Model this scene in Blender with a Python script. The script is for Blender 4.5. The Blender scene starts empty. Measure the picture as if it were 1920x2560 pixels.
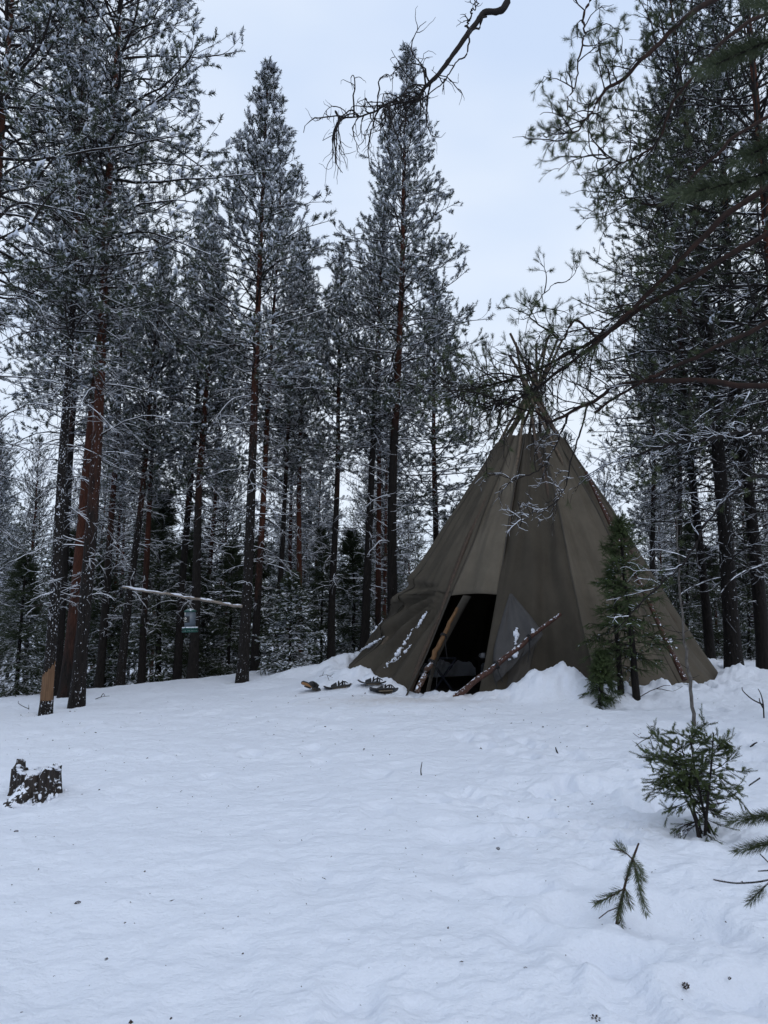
import bpy, math, random
import numpy as np
from mathutils import Vector, Matrix, Quaternion

# ------------------------------------------------------------------ camera, sky, sun, exposure
scene = bpy.context.scene
COL = scene.collection
PITCH = math.radians(9.0)
FPX = 1850.0                       # focal length in pixels of the 1920 x 2560 photograph
CAMZ = 1.6
cam_d = bpy.data.cameras.new('camera')
cam_d.sensor_fit = 'AUTO'
cam_d.sensor_width = 36.0
cam_d.lens = FPX / 2560.0 * 36.0
cam_d.clip_start = 0.05
cam_d.clip_end = 2000.0
cam_d.dof.use_dof = True
cam_d.dof.focus_distance = 13.0
cam_d.dof.aperture_fstop = 7.0
cam = bpy.data.objects.new('camera', cam_d)
COL.objects.link(cam)
cam.location = (0, 0, CAMZ)
cam.rotation_euler = (math.radians(90) + PITCH, 0, 0)
scene.camera = cam

SUN_EL, SUN_AZ = math.radians(34), math.radians(150)
world = bpy.data.worlds.new('World')
scene.world = world
world.use_nodes = True
wn, wl = world.node_tree.nodes, world.node_tree.links
wn.clear()
w_out = wn.new('ShaderNodeOutputWorld')
w_bg = wn.new('ShaderNodeBackground')
w_bg.inputs['Strength'].default_value = 0.10
w_sky = wn.new('ShaderNodeTexSky')
w_sky.sky_type = 'NISHITA'
w_sky.sun_disc = False
w_sky.sun_elevation = SUN_EL
w_sky.sun_rotation = SUN_AZ
w_sky.dust_density = 2.0
w_tc = wn.new('ShaderNodeTexCoord')
w_map = wn.new('ShaderNodeMapping')
w_map.inputs['Scale'].default_value = (1.0, 1.0, 2.2)
w_noise = wn.new('ShaderNodeTexNoise')
w_noise.inputs['Scale'].default_value = 1.7
w_noise.inputs['Detail'].default_value = 4.0
w_noise.inputs['Roughness'].default_value = 0.45
w_ramp = wn.new('ShaderNodeValToRGB')
w_ramp.color_ramp.elements[0].position = 0.38
w_ramp.color_ramp.elements[0].color = (0.50, 0.60, 0.775, 1)
w_ramp.color_ramp.elements[1].position = 0.62
w_ramp.color_ramp.elements[1].color = (0.66, 0.725, 0.815, 1)
w_mul = wn.new('ShaderNodeVectorMath')
w_mul.operation = 'SCALE'
w_mul.inputs['Scale'].default_value = 10.0
w_mix = wn.new('ShaderNodeMix')
w_mix.data_type = 'RGBA'
w_mix.inputs[0].default_value = 0.92      # overcast: the cloud sheet hides most of the clear sky
wl.new(w_tc.outputs['Generated'], w_map.inputs['Vector'])
wl.new(w_map.outputs['Vector'], w_noise.inputs['Vector'])
wl.new(w_noise.outputs['Fac'], w_ramp.inputs['Fac'])
wl.new(w_ramp.outputs['Color'], w_mul.inputs[0])
wl.new(w_sky.outputs['Color'], w_mix.inputs[6])
wl.new(w_mul.outputs['Vector'], w_mix.inputs[7])
wl.new(w_mix.outputs[2], w_bg.inputs['Color'])
wl.new(w_bg.outputs['Background'], w_out.inputs['Surface'])

sun_d = bpy.data.lights.new('sun', 'SUN')
sun_d.energy = 0.5
sun_d.angle = math.radians(40)
sun_d.color = (1.0, 0.98, 0.95)
sun = bpy.data.objects.new('sun', sun_d)
COL.objects.link(sun)
sd = Vector((math.sin(SUN_AZ) * math.cos(SUN_EL), math.cos(SUN_AZ) * math.cos(SUN_EL), math.sin(SUN_EL)))
sun.rotation_euler = sd.to_track_quat('Z', 'Y').to_euler()

scene.view_settings.view_transform = 'Standard'
scene.view_settings.look = 'None'
scene.view_settings.gamma = 1.0
scene.view_settings.exposure = 0.40
scene.view_settings.use_curve_mapping = False
scene.cycles.max_bounces = 3
scene.cycles.diffuse_bounces = 2
scene.cycles.glossy_bounces = 2
scene.cycles.transmission_bounces = 2
scene.cycles.caustics_reflective = False
scene.cycles.caustics_refractive = False

# ------------------------------------------------------------------ helpers
CP, SP = math.cos(PITCH), math.sin(PITCH)


def P(px, py, Y):
    """World point seen at photo pixel (px, py) at distance Y in front of the camera."""
    a, b = (px - 960) / FPX, (1280 - py) / FPX
    d = np.array([a, CP - b * SP, SP + b * CP])
    return np.array([0, 0, CAMZ]) + d * (Y / d[1])


def _hash(ix, iy, seed):
    h = (ix.astype(np.int64) * 374761393 + iy.astype(np.int64) * 668265263 + seed * 144665) & 0x7fffffff
    h = ((h ^ (h >> 13)) * 1274126177) & 0x7fffffff
    return ((h ^ (h >> 16)) & 0xffff) / 65535.0


def vnoise(x, y, seed=0):
    x = np.asarray(x, float)
    y = np.asarray(y, float)
    ix, iy = np.floor(x).astype(np.int64), np.floor(y).astype(np.int64)
    fx, fy = x - ix, y - iy
    ux, uy = fx * fx * fx * (fx * (fx * 6 - 15) + 10), fy * fy * fy * (fy * (fy * 6 - 15) + 10)
    a, b = _hash(ix, iy, seed), _hash(ix + 1, iy, seed)
    c, d = _hash(ix, iy + 1, seed), _hash(ix + 1, iy + 1, seed)
    return (a + (b - a) * ux) * (1 - uy) + (c + (d - c) * ux) * uy - 0.5


def fbm(x, y, seed=0, octv=4, gain=0.5):
    s, a, f = 0.0, 1.0, 1.0
    for o in range(octv):
        ca, sa = math.cos(o * 0.9 + seed), math.sin(o * 0.9 + seed)
        s = s + a * vnoise((x * ca - y * sa) * f + 17.3 * o, (x * sa + y * ca) * f - 9.1 * o, seed + o * 31)
        a *= gain
        f *= 2.03
    return s


def sstep(a, b, x):
    t = np.clip((x - a) / (b - a), 0, 1)
    return t * t * (3 - 2 * t)


def nrm(v):
    return v / np.maximum(np.linalg.norm(v, axis=-1, keepdims=True), 1e-9)


class Geo:
    """Collects triangles of several materials and links them as one mesh object."""
    def __init__(self):
        self.v, self.f, self.m, self.n = [], [], [], 0

    def add(self, v, f, mat=0):
        v = np.asarray(v, float).reshape(-1, 3)
        f = np.asarray(f, np.int64).reshape(-1, 3)
        self.v.append(v)
        self.f.append(f + self.n)
        self.m.append(np.full(len(f), mat, np.int32))
        self.n += len(v)

    def mesh(self, name, mats, smooth=False):
        me = bpy.data.meshes.new(name)
        v = np.concatenate(self.v).astype(np.float32)
        f = np.concatenate(self.f).astype(np.int32)
        used, inv = np.unique(f, return_inverse=True)
        if len(used) < len(v):
            v, f = v[used], inv.reshape(f.shape).astype(np.int32)
        me.vertices.add(len(v))
        me.vertices.foreach_set('co', v.ravel())
        me.loops.add(len(f) * 3)
        me.loops.foreach_set('vertex_index', f.ravel())
        me.polygons.add(len(f))
        me.polygons.foreach_set('loop_start', np.arange(len(f), dtype=np.int32) * 3)
        me.polygons.foreach_set('material_index', np.concatenate(self.m))
        me.polygons.foreach_set('use_smooth', np.full(len(f), smooth))
        for m in mats:
            me.materials.append(m)
        me.update(calc_edges=True)
        return me

    def build(self, name, mats, parent=None, smooth=False):
        o = bpy.data.objects.new(name, self.mesh(name, mats if isinstance(mats, (list, tuple)) else [mats], smooth))
        COL.objects.link(o)
        o.parent = parent
        return o


def tag(o, label=None, cat=None, group=None, kind=None):
    if label:
        o['label'] = label
    if cat:
        o['category'] = cat
    if group:
        o['group'] = group
    if kind:
        o['kind'] = kind
    return o


def empty(name, loc=(0, 0, 0), label=None, cat=None, group=None):
    o = bpy.data.objects.new(name, None)
    o.empty_display_size = 0.2
    COL.objects.link(o)
    o.location = loc
    return tag(o, label, cat, group)


def copy_tree(o, parent=None):
    c = o.copy()
    COL.objects.link(c)
    c.parent = parent
    for ch in list(o.children):
        copy_tree(ch, c)
    return c


def tubes(g, pts, rad, sides=3, mat=0, cap=False):
    """pts (B,n,3), rad (B,n): adds B tapered tubes."""
    pts = np.asarray(pts, float)
    rad = np.asarray(rad, float)
    if pts.ndim == 2:
        pts, rad = pts[None], rad[None]
    B, n, _ = pts.shape
    if B == 0:
        return
    t = nrm(np.gradient(pts, axis=1))
    ref = np.where(np.abs(t[..., 2:3]) > 0.9, np.array([1.0, 0, 0]), np.array([0, 0, 1.0]))
    u = nrm(np.cross(ref, t))
    w = np.cross(t, u)
    a = np.arange(sides) / sides * 2 * math.pi + math.pi / 2
    ring = pts[:, :, None] + rad[:, :, None, None] * (u[:, :, None] * np.cos(a)[None, None, :, None] + w[:, :, None] * np.sin(a)[None, None, :, None])
    V = ring.reshape(-1, 3)
    b, i, k = np.meshgrid(np.arange(B), np.arange(n - 1), np.arange(sides), indexing='ij')
    k2 = (k + 1) % sides
    base = b * n * sides
    A0, A1 = base + i * sides + k, base + i * sides + k2
    B0, B1 = A0 + sides, A1 + sides
    F = np.concatenate([np.stack([A0, A1, B1], -1).reshape(-1, 3), np.stack([A0, B1, B0], -1).reshape(-1, 3)])
    g.add(V, F, mat)
    if cap:
        for bb in range(B):
            for e in (0, n - 1):
                r = ring[bb, e]
                f = [(0, q + 1, (q + 1) % sides + 1) for q in range(sides)]
                if e == 0:
                    f = [(x, z, y) for x, y, z in f]
                g.add(np.vstack([pts[bb, e], r]), f, mat)


def tube1(g, pts, r0, r1=None, sides=6, mat=0, cap=True):
    pts = np.asarray(pts, float)
    r1 = r0 if r1 is None else r1
    tubes(g, pts[None], np.linspace(r0, r1, len(pts))[None], sides, mat, cap)


def spline(ctrl, n):
    """Catmull-Rom through control points."""
    c = np.asarray(ctrl, float)
    c = np.vstack([2 * c[0] - c[1], c, 2 * c[-1] - c[-2]])
    m = len(c) - 3
    t = np.linspace(0, m - 1e-6, n)
    i = t.astype(int)
    f = (t - i)[:, None]
    p0, p1, p2, p3 = c[i], c[i + 1], c[i + 2], c[i + 3]
    return 0.5 * (2 * p1 + (p2 - p0) * f + (2 * p0 - 5 * p1 + 4 * p2 - p3) * f ** 2 + (3 * p1 - p0 - 3 * p2 + p3) * f ** 3)


def box(g, c, s, mat=0, rot=None):
    v = np.array([[x, y, z] for x in (-.5, .5) for y in (-.5, .5) for z in (-.5, .5)]) * np.array(s)
    if rot is not None:
        v = v @ np.array(rot).T
    f = [(0, 1, 3), (0, 3, 2), (4, 6, 7), (4, 7, 5), (0, 4, 5), (0, 5, 1), (2, 3, 7), (2, 7, 6), (0, 2, 6), (0, 6, 4), (1, 5, 7), (1, 7, 3)]
    g.add(v + np.array(c), f, mat)


def lathe(g, prof, n=24, mat=0, c=(0, 0, 0)):
    a = np.arange(n) / n * 2 * math.pi
    prof = np.array(prof, float)
    V = np.array([[r * np.cos(t), r * np.sin(t), z] for r, z in prof for t in a]) + np.array(c)
    F = []
    for i in range(len(prof) - 1):
        for k in range(n):
            k2 = (k + 1) % n
            F += [(i * n + k, i * n + k2, (i + 1) * n + k2), (i * n + k, (i + 1) * n + k2, (i + 1) * n + k)]
    g.add(V, F, mat)


def blob(g, c, s, seed=0, mat=0, nu=10, nv=7, rough=0.25):
    rng = np.random.default_rng(seed)
    u, v = np.meshgrid(np.arange(nu) / nu * 2 * np.pi, np.linspace(0.02, np.pi - 0.02, nv), indexing='xy')
    r = 1 + rough * (fbm(u * 1.5 + seed, v * 2, seed, 3) * 2)
    r[:, 0] = r[:, 0]
    x = np.stack([r * np.sin(v) * np.cos(u), r * np.sin(v) * np.sin(u), r * np.cos(v)], -1) * np.array(s) + np.array(c)
    F = []
    for i in range(nv - 1):
        for k in range(nu):
            k2 = (k + 1) % nu
            F += [(i * nu + k, (i + 1) * nu + k, (i + 1) * nu + k2), (i * nu + k, (i + 1) * nu + k2, i * nu + k2)]
    g.add(x.reshape(-1, 3), F, mat)


# ------------------------------------------------------------------ ground height
TA = np.array([3.22, 15.5, 6.66])          # where the tent poles cross
TZB, TR, TSH = 0.5, 3.72, -0.30              # tent base height, base radius, sideways shift of the base


def tent_center(z):
    f = (TA[2] - z) / (TA[2] - TZB)
    return TA[0] + TSH * f, TA[1]


def tent_point(th, z, off=0.0):
    """th in radians, 0 towards the camera (-Y), positive to the left (-X)."""
    cx, cy = tent_center(z)
    r = TR * (TA[2] - z) / (TA[2] - TZB) + off
    return np.stack([cx - np.sin(th) * r, cy - np.cos(th) * r, z + 0 * th], -1)


DOOR_R, DOOR_L, DOOR_Z = math.radians(22.3), math.radians(42.5), 2.2
# bumps in the snow: x, y, radius x, radius y, height
MOUNDS = [(4.15, 11.65, .55, .45, .10), (4.9, 11.75, .7, .4, .06), (2.48, 11.62, .42, .33, .30), (2.95, 11.55, .4, .35, .10),
          (6.7, 13.2, .8, .6, .28), (5.9, 12.2, .6, .5, .16), (-0.55, 14.0, .7, .6, .10), (0.1, 13.2, .45, .4, .06), (-1.75, 15.3, .6, .5, .22),
          (-2.2, 14.3, .7, .5, .10), (-1.0, 13.3, .6, .4, .10), (0.55, 12.75, .25, .25, .20),
          (1.62, 3.55, .35, .22, .025), (1.9, 4.1, .4, .2, .03), (0.95, 3.35, .3, .2, .02), (2.6, 6.9, .9, .5, .06),
          (1.25, 4.9, .5, .3, .05), (3.1, 4.3, .9, .6, .10), (2.2, 5.4, .5, .4, .07)]
DENTS = [(1.42, 3.95, .24, .19, .08), (0.98, 4.0, .15, .13, .06), (0.75, 4.35, .16, .12, .05), (1.0, 3.55, .18, .13, .06),
         (1.35, 3.25, .16, .12, .05), (1.75, 6.6, .35, .14, .07), (2.35, 6.9, .4, .16, .07), (3.0, 7.3, .4, .16, .06),
         (1.45, 5.25, .2, .14, .07), (1.15, 5.9, .22, .14, .05), (3.6, 8.0, .4, .18, .07), (4.2, 8.8, .5, .2, .06), (0.6, 5.3, .2, .14, .04),
         (2.7, 5.9, .3, .18, .06), (3.9, 9.6, .5, .2, .07), (1.45, 5.3, .12, .12, .05)]


_r = random.Random(9)
for _k in range(95):                      # old softened footprints, mostly on the way to the door and along the right
    _y = _r.uniform(3.0, 11.0)
    _x = (0.16 + 0.02 * _y) * _y + _r.gauss(0, 0.55 + 0.07 * _y) if _k < 62 else _r.uniform(-.42, .2) * _y
    _d = _r.uniform(.6, 1.3) * (1.0 if _k < 62 else .5)
    _d *= 0.45 if _y < 5 else 1.0
    DENTS.append((_x, _y, .10 * _r.uniform(.8, 1.3), .15 * _r.uniform(.8, 1.3), .058 * _d))
for _p in ((-5.55, 12.35), (-5.25, 12.95), (-2.92, 15.35), (4.05, 11.0), (3.75, 11.0), (3.2, 10.9), (2.13, 5.25), (-2.95, 6.4)):
    DENTS.append((_p[0], _p[1] - .02, .22, .20, .05))


def zbase(x, y):
    x = np.asarray(x, float)
    y = np.asarray(y, float)
    yy = np.clip(y, -30, 17)
    side = np.where(x < 0, 0.045 * np.maximum(x, -14), 0.004 * x)
    z = 0.043 * yy + side * np.clip(yy, 0, 17) / 12.0
    crest = 16.2 + 2.6 * sstep(-4.5, -0.5, x) + 1.8 * sstep(0.0, 4, x)
    z = z - 1.5 * sstep(crest, crest + 7.0, y) - 0.012 * np.clip(y - 25, 0, 200)
    z = z + 0.22 * fbm(x * 0.16, y * 0.16, 3, 2) * sstep(2, 10, np.hypot(x, y))
    return z


def zmound(x, y):
    z = 0.0
    for mx, my, rx, ry, h in MOUNDS:
        z = z + h * np.exp(-((x - mx) / rx) ** 2 - ((y - my) / ry) ** 2)
    for mx, my, rx, ry, h in DENTS:
        q = ((x - mx) / rx) ** 2 + ((y - my) / ry) ** 2
        z = z - h * np.exp(-q * q * 0.6) + 0.22 * h * np.exp(-(np.sqrt(q) - 1.45) ** 2 * 5)
    # snow banked against the canvas, and the cleared floor inside
    cx, cy = tent_center(TZB)
    dx, dy = np.asarray(x) - cx, np.asarray(y) - cy
    r = np.hypot(dx, dy)
    th = np.arctan2(-dx, -dy)
    door = sstep(.30, .16, np.abs(th - (DOOR_L + DOOR_R) / 2))
    bank = np.clip(0.18 + 0.34 * fbm(th * 2.2, th * 0 + 3, 9, 3), .06, .32) * np.exp(-((r - TR - 0.12) / 0.48) ** 2)
    return z + bank * (1 - door), r, door


def zg(x, y):
    x = np.asarray(x, float)
    y = np.asarray(y, float)
    z = zbase(x, y)
    m, r, door = zmound(x, y)
    z = z + m
    inside = sstep(TR - 0.02, TR - 0.3, r)
    z = z * (1 - inside) + (TZB - 0.12) * inside
    near_door = door * np.exp(-((r - TR) / 0.9) ** 2)
    return z * (1 - near_door) + 0.52 * near_door


def G(px, py):
    """Ground point seen at a photo pixel."""
    lo, hi = 1.0, 40.0
    Y = 1.0
    while Y < 40:
        q = P(px, py, Y)
        if q[2] <= float(zg(q[0], q[1])):
            break
        Y += 0.02
    return np.array([q[0], q[1], float(zg(q[0], q[1]))])


# ------------------------------------------------------------------ materials
def newmat(name, rough=0.8, spec=0.3):
    m = bpy.data.materials.new(name)
    m.use_nodes = True
    b = m.node_tree.nodes['Principled BSDF']
    b.inputs['Roughness'].default_value = rough
    b.inputs['Specular IOR Level'].default_value = spec
    return m, m.node_tree.nodes, m.node_tree.links, b


def mixc(n, l, fac, a, b):
    m = n.new('ShaderNodeMix')
    m.data_type = 'RGBA'
    if isinstance(fac, (int, float)):
        m.inputs[0].default_value = fac
    else:
        l.new(fac, m.inputs[0])
    for k, s in ((6, a), (7, b)):
        if isinstance(s, tuple):
            m.inputs[k].default_value = (*s, 1)
        else:
            l.new(s, m.inputs[k])
    return m.outputs[2]


def mapr(n, l, v, a, b, c=0.0, d=1.0):
    m = n.new('ShaderNodeMapRange')
    l.new(v, m.inputs[0])
    for k, s in enumerate((a, b, c, d)):
        m.inputs[k + 1].default_value = s
    return m.outputs[0]


def math2(n, l, op, a, b=None):
    m = n.new('ShaderNodeMath')
    m.operation = op
    for k, s in enumerate((a, b)):
        if s is None:
            continue
        if isinstance(s, (int, float)):
            m.inputs[k].default_value = s
        else:
            l.new(s, m.inputs[k])
    return m.outputs[0]


def noise(n, l, vec, scale, detail=3, rough=0.5, mscale=None):
    if mscale:
        mp = n.new('ShaderNodeMapping')
        mp.inputs['Scale'].default_value = mscale
        l.new(vec, mp.inputs['Vector'])
        vec = mp.outputs['Vector']
    t = n.new('ShaderNodeTexNoise')
    t.inputs['Scale'].default_value = scale
    t.inputs['Detail'].default_value = detail
    t.inputs['Roughness'].default_value = rough
    l.new(vec, t.inputs['Vector'])
    return t.outputs['Fac']


def bump(n, l, b, h, strength, dist):
    bm = n.new('ShaderNodeBump')
    bm.inputs['Strength'].default_value = strength
    bm.inputs['Distance'].default_value = dist
    l.new(h, bm.inputs['Height'])
    l.new(bm.outputs['Normal'], b.inputs['Normal'])


SNOW = (0.77, 0.81, 0.895)


def mat_snow_ground():
    m, n, l, b = newmat('snow_ground', 0.75, 0.25)
    tc = n.new('ShaderNodeTexCoord').outputs['Object']
    a = noise(n, l, tc, 9, 5, 0.55, (1, 1.35, 1))
    c = noise(n, l, tc, 45, 4, 0.6)
    d = noise(n, l, tc, 3.1, 3, 0.5)
    h = math2(n, l, 'ADD', math2(n, l, 'MULTIPLY', a, 1.0), math2(n, l, 'MULTIPLY', c, 0.34))
    h = math2(n, l, 'ADD', h, math2(n, l, 'MULTIPLY', d, 1.2))
    bump(n, l, b, h, 0.6, 0.05)
    # trodden brownish snow in front of the door, and faint litter stains
    sub = n.new('ShaderNodeVectorMath')
    sub.operation = 'SUBTRACT'
    l.new(tc, sub.inputs[0])
    sub.inputs[1].default_value = (0.35, 11.45, 0.5)
    mp = n.new('ShaderNodeMapping')
    mp.inputs['Scale'].default_value = (0.48, 1.05, 0)
    l.new(sub.outputs[0], mp.inputs['Vector'])
    ln = n.new('ShaderNodeVectorMath')
    ln.operation = 'LENGTH'
    l.new(mp.outputs[0], ln.inputs[0])
    w = math2(n, l, 'ADD', ln.outputs['Value'], math2(n, l, 'MULTIPLY', noise(n, l, tc, 2.4, 4, 0.6), 0.9))
    f = mapr(n, l, w, 1.3, 0.6, 0, 0.55)
    f = math2(n, l, 'MULTIPLY', f, mapr(n, l, noise(n, l, tc, 14, 4, 0.7), 0.35, 0.65, 0.4, 1.0))
    st = mapr(n, l, noise(n, l, tc, 5.5, 5, 0.75), 0.66, 0.80, 0, 0.30)
    col = mixc(n, l, f, SNOW, (0.42, 0.36, 0.30))
    col = mixc(n, l, st, col, (0.50, 0.47, 0.44))
    l.new(col, b.inputs['Base Color'])
    return m


def mat_snow():
    m, n, l, b = newmat('fresh_snow', 0.8, 0.2)
    b.inputs['Base Color'].default_value = (*SNOW, 1)
    tc = n.new('ShaderNodeTexCoord').outputs['Object']
    bump(n, l, b, noise(n, l, tc, 40, 4, 0.6), 0.6, 0.02)
    return m


def mat_twig(name, bark, snow_amt, thr=(0.15, 0.5)):
    """Thin branches with snow lying along their upper side."""
    m, n, l, b = newmat(name, 0.85, 0.2)
    ge = n.new('ShaderNodeNewGeometry')
    sx = n.new('ShaderNodeSeparateXYZ')
    l.new(ge.outputs['True Normal'], sx.inputs[0])
    tc = n.new('ShaderNodeTexCoord').outputs['Object']
    f = mapr(n, l, sx.outputs['Z'], thr[0], thr[1])
    k = mapr(n, l, noise(n, l, tc, 3.0, 3, 0.6), 0.62 - 0.3 * snow_amt, 0.70 - 0.3 * snow_amt, 0, 1)
    col = mixc(n, l, math2(n, l, 'MULTIPLY', f, k), bark, SNOW)
    l.new(col, b.inputs['Base Color'])
    return m


def mat_bark():
    """Pine bark: dark and cracked low on the stem, thin and reddish higher up. The object's colour says how
    high the dark bark reaches (R) and how much snow the wind has stuck to it (G)."""
    m, n, l, b = newmat('pine_bark', 0.9, 0.2)
    tc = n.new('ShaderNodeTexCoord').outputs['Object']
    oi = n.new('ShaderNodeObjectInfo')
    sc = n.new('ShaderNodeSeparateColor')
    l.new(oi.outputs['Color'], sc.inputs[0])
    xyz = n.new('ShaderNodeSeparateXYZ')
    l.new(tc, xyz.inputs[0])
    big = noise(n, l, tc, 6, 5, 0.65, (1, 1, 0.35))
    fine = noise(n, l, tc, 30, 5, 0.7, (1, 1, 0.25))
    hgt = math2(n, l, 'SUBTRACT', xyz.outputs['Z'], math2(n, l, 'MULTIPLY', sc.outputs[0], 15.0))
    hgt = math2(n, l, 'ADD', hgt, math2(n, l, 'MULTIPLY', math2(n, l, 'SUBTRACT', big, 0.5), 5.0))
    up = mapr(n, l, hgt, -1.2, 1.2)
    dark = mixc(n, l, mapr(n, l, fine, 0.3, 0.75), (0.004, 0.0035, 0.0035), (0.024, 0.020, 0.018))
    red = mixc(n, l, mapr(n, l, fine, 0.25, 0.75), (0.026, 0.010, 0.007), (0.095, 0.036, 0.022))
    col = mixc(n, l, up, dark, red)
    sp = noise(n, l, tc, 34, 3, 0.55, (1, 1, 0.75))
    zone = noise(n, l, tc, 1.7, 3, 0.6)
    thr = math2(n, l, 'SUBTRACT', 0.86, math2(n, l, 'MULTIPLY', sc.outputs[1], 0.24))
    thr = math2(n, l, 'SUBTRACT', thr, math2(n, l, 'MULTIPLY', math2(n, l, 'SUBTRACT', zone, 0.5), 0.22))
    f = mapr(n, l, math2(n, l, 'SUBTRACT', sp, thr), 0.0, 0.03)
    col = mixc(n, l, f, col, SNOW)
    l.new(col, b.inputs['Base Color'])
    h = math2(n, l, 'ADD', math2(n, l, 'MULTIPLY', big, 0.7), fine)
    bump(n, l, b, h, 0.8, 0.03)
    return m


def mat_needles(name, c0, c1, frost=0.0):
    m, n, l, b = newmat(name, 0.65, 0.25)
    ge = n.new('ShaderNodeNewGeometry')
    tc = n.new('ShaderNodeTexCoord').outputs['Object']
    f = mapr(n, l, noise(n, l, tc, 1.6, 3, 0.6), 0.3, 0.7)
    f = math2(n, l, 'MULTIPLY', math2(n, l, 'ADD', f, ge.outputs['Random Per Island']), 0.5)
    col = mixc(n, l, f, c0, c1)
    if frost:                                   # hoar frost and fine snow caught on some of the needles
        g = math2(n, l, 'ADD', ge.outputs['Random Per Island'], math2(n, l, 'MULTIPLY', noise(n, l, tc, 0.9, 3, 0.6), 0.8))
        hx = n.new('ShaderNodeSeparateXYZ')       # branches low in the wood are sheltered and catch less
        l.new(tc, hx.inputs[0])
        g = math2(n, l, 'ADD', g, mapr(n, l, hx.outputs['Z'], 4.5, 13.0, -0.22, 0.08))
        col = mixc(n, l, mapr(n, l, g, 1.30 - frost, 1.40 - frost, 0, 0.8), col, SNOW)
    l.new(col, b.inputs['Base Color'])
    return m


def mat_canvas():
    m, n, l, b = newmat('tent_canvas', 0.85, 0.15)
    tc = n.new('ShaderNodeTexCoord').outputs['Object']
    oi = n.new('ShaderNodeObjectInfo')
    a = noise(n, l, tc, 1.3, 5, 0.6)
    c = noise(n, l, tc, 7, 4, 0.7, (1, 1, 0.25))
    w = noise(n, l, tc, 220, 2, 0.5)
    v = math2(n, l, 'ADD', mapr(n, l, a, 0.25, 0.75, 0.80, 1.16), mapr(n, l, c, 0.3, 0.8, -0.08, 0.10))
    sv = n.new('ShaderNodeVectorMath')
    sv.operation = 'SCALE'
    l.new(oi.outputs['Color'], sv.inputs[0])
    l.new(v, sv.inputs['Scale'])
    l.new(sv.outputs[0], b.inputs['Base Color'])
    # soot round the smoke hole
    zs = n.new('ShaderNodeSeparateXYZ')
    l.new(tc, zs.inputs[0])
    so = mapr(n, l, math2(n, l, 'ADD', zs.outputs['Z'], math2(n, l, 'MULTIPLY', a, 1.6)), 4.9, 6.2, 0, 0.45)
    l.new(mixc(n, l, so, sv.outputs[0], (.022, .019, .017)), b.inputs['Base Color'])
    cr = noise(n, l, tc, 11, 5, 0.65)
    bump(n, l, b, math2(n, l, 'ADD', math2(n, l, 'MULTIPLY', w, 0.15), math2(n, l, 'MULTIPLY', cr, 0.6)), 0.5, 0.02)
    return m


def mat_wood(name, c0, c1, scale=(14, 14, 1.2), snow=0.0, rough=0.7):
    m, n, l, b = newmat(name, rough, 0.3)
    tc = n.new('ShaderNodeTexCoord').outputs['Object']
    g = noise(n, l, tc, 3.0, 5, 0.65, scale)
    col = mixc(n, l, mapr(n, l, g, 0.3, 0.7), c0, c1)
    if snow:
        sp = noise(n, l, tc, 26, 4, 0.65)
        ge = n.new('ShaderNodeNewGeometry')
        sx = n.new('ShaderNodeSeparateXYZ')
        l.new(ge.outputs['Normal'], sx.inputs[0])
        f = mapr(n, l, math2(n, l, 'ADD', sp, math2(n, l, 'MULTIPLY', sx.outputs['Z'], 0.22)), 0.80 - snow, 0.85 - snow)
        col = mixc(n, l, f, col, SNOW)
    l.new(col, b.inputs['Base Color'])
    bump(n, l, b, g, 0.5, 0.01)
    return m


def mat_plain(name, c, rough=0.6, spec=0.4, var=0.25, metal=0.0):
    m, n, l, b = newmat(name, rough, spec)
    tc = n.new('ShaderNodeTexCoord').outputs['Object']
    f = noise(n, l, tc, 12, 4, 0.6)
    col = mixc(n, l, mapr(n, l, f, 0.3, 0.7), tuple(q * (1 - var) for q in c), tuple(min(1, q * (1 + var)) for q in c))
    l.new(col, b.inputs['Base Color'])
    b.inputs['Metallic'].default_value = metal
    return m


M_GROUND = mat_snow_ground()
M_SNOW = mat_snow()
M_BARK = mat_bark()
M_TWIG = mat_twig('snowy_twig', (0.020, 0.016, 0.014), 0.80, (0.12, 0.6))
M_TWIG_BARE = mat_twig('bare_twig', (0.018, 0.015, 0.014), 0.10)
M_TWIG_SOME = mat_twig('lightly_snowed_twig', (0.018, 0.015, 0.014), 0.45, (0.2, 0.6))
M_LIMB = mat_wood('reddish_limb', (0.010, 0.008, 0.007), (0.038, 0.018, 0.013), (2.5, 2.5, 2.5), rough=.9)
M_NEEDLE = mat_needles('pine_needles', (0.020, 0.028, 0.018), (0.064, 0.080, 0.046), 0.22)
M_NEEDLE_DARK = mat_needles('less_frosted_pine_needles', (0.020, 0.028, 0.018), (0.064, 0.080, 0.044), 0.06)  # nearly the same green as the other pine needles, with less frost
M_NEEDLE_NEAR = mat_needles('near_pine_needles', (0.030, 0.042, 0.018), (0.085, 0.105, 0.045))
M_NEEDLE_PALE = mat_needles('frosted_pine_needles', (0.045, 0.060, 0.035), (0.13, 0.155, 0.085), 0.06)
M_NEEDLE_DEAD = mat_needles('dead_pine_needles', (0.10, 0.035, 0.02), (0.22, 0.085, 0.04))
M_SPRUCE = mat_needles('spruce_needles', (0.016, 0.024, 0.012), (0.045, 0.060, 0.026))
M_SPRUCE_NEAR = mat_needles('near_spruce_needles', (0.022, 0.038, 0.014), (0.080, 0.108, 0.037), 0.03)
M_SHRUB = mat_needles('shrub_needles', (0.030, 0.044, 0.016), (0.105, 0.135, 0.048), 0.05)
M_CANVAS = mat_canvas()

# ------------------------------------------------------------------ snow ground, one sheet to the horizon
def grow_axis(a0, a1, step, lim, k=1.16):
    v = list(np.arange(a0, a1, step))
    s = step
    while v[-1] < lim:
        s *= k
        v.append(v[-1] + s)
    return v


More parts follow.
